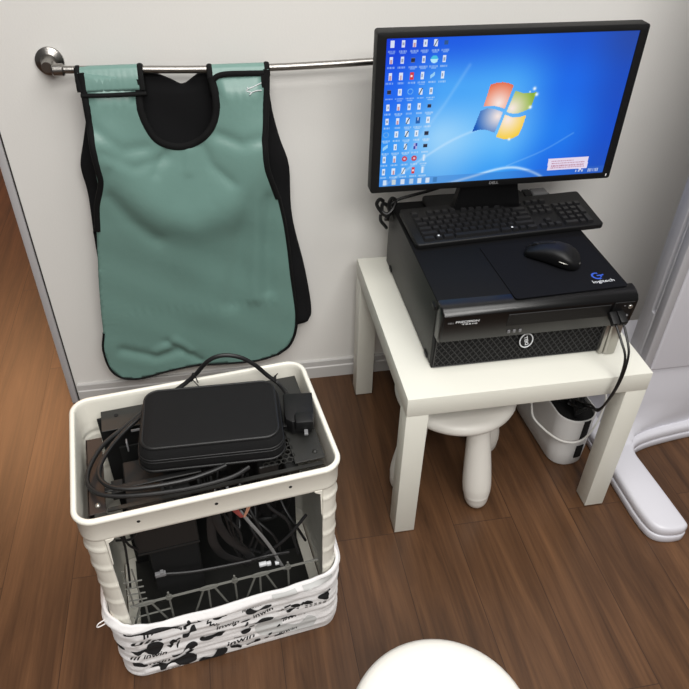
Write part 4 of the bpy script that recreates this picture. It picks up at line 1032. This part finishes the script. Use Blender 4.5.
bm = BM(); tube(bm, A, .0043, k=6, n=10); tube(bm, B2, .0043, k=6, n=10); obj('cord_run', bm, CORD, pcord, world=pcord)
bm = BM(); n = 10; tube(bm, [(-.427+.003*math.sin(2*PI*i/n), .049+.0075*math.cos(2*PI*i/n), .530+.0075*math.sin(2*PI*i/n)) for i in range(n)], .0015, k=2, n=6, closed=True); tube(bm, [(-.427, .044, .537), (-.424, .038, .547), (-.421, .040, .540), (-.416, .030, .530)], .0012, k=4, n=6); tube(bm, [(-.427, .042, .530), (-.415, .030, .520), (-.405, .022, .510)], .0012, k=4, n=6)
tube(bm, [(-.268+.002*math.sin(2*PI*i/n), .038+.007*math.cos(2*PI*i/n), .512+.007*math.sin(2*PI*i/n)) for i in range(n)], .0014, k=2, n=6, closed=True); tube(bm, [(-.266, .04, .519), (-.262, .036, .528)], .0012, k=2, n=6)
obj('cord_tie', bm, CORD, pcord, world=pcord)
bm = BM(); MP = Matrix.Translation((-.232, -.052, .5075)) @ Matrix.Rotation(math.radians(-4), 4, 'Z') @ Matrix.Scale(1.16, 4)
slab(bm, [(-.022, -.030), (-.012, -.038), (.018, -.038), (.024, -.028), (.024, .030), (-.024, .030), (-.024, -.020)], -.016, .012, .004, 2); box(bm, -.008, .022, -.046, -.020, -.004, .018, .005, 2); bm.transform(MP); obj('plug_body', bm, BLACKP, pcord, world=pcord)
bm = BM()
for k in range(5): box(bm, -.040+k*.0042, -.0375+k*.0042, -.034, -.020, -.012, .000, .0015, 1)
box(bm, -.042, -.018, -.031, -.023, -.010, -.003, .001, 1); bm.transform(MP); obj('strain_relief', bm, BLACKP, pcord, world=pcord)
bm = BM(); box(bm, .006, .012, -.056, -.040, -.002, .002, .0006, 1); bm.transform(MP); obj('plug_pin', bm, GREYP, pcord, world=pcord)

# ---------------------------------------------------------------- camera
cd = bpy.data.cameras.new('camera'); cam = bpy.data.objects.new('camera', cd); COL.objects.link(cam)
cam.location = (-.334852, -1.014692, 1.452647); cam.rotation_euler = (.889688, -.0189655, -.178115)
cd.sensor_width = 36; cd.sensor_fit = 'HORIZONTAL'; cd.lens = 36*707.075/689; cd.clip_start = .02
SC.camera = cam

# ---------------------------------------------------------------- light: ceiling panels, a warm lamp beyond the wall's end, room bounce
def area(name, loc, sx, sy, power, col, target=None):
    l = bpy.data.lights.new(name, 'AREA'); l.shape = 'RECTANGLE'; l.size = sx; l.size_y = sy; l.energy = power; l.color = col
    o = bpy.data.objects.new(name, l); COL.objects.link(o); o.location = loc
    if target: o.rotation_euler = (Vector(target)-Vector(loc)).to_track_quat('-Z', 'Y').to_euler()
    return o
area('ceiling_panel', (.05, -.60, 2.65), 1.8, 1.2, 43, (1, .982, .95))
area('ceiling_panel', (.0, -2.2, 2.65), 1.8, 1.2, 98, (1, .982, .95))
area('warm_ceiling_lamp', (-2.0, 3.3, 2.6), .6, 1.6, 72, (1, .50, .23))
w = bpy.data.worlds.new('room_bounce'); SC.world = w; w.use_nodes = True
bg = w.node_tree.nodes['Background']; bg.inputs['Color'].default_value = (1, .98, .96, 1); bg.inputs['Strength'].default_value = .13
SC.view_settings.view_transform = 'Standard'; SC.view_settings.look = 'None'; SC.view_settings.gamma = 1; SC.view_settings.exposure = 0
SC.view_settings.use_curve_mapping = False
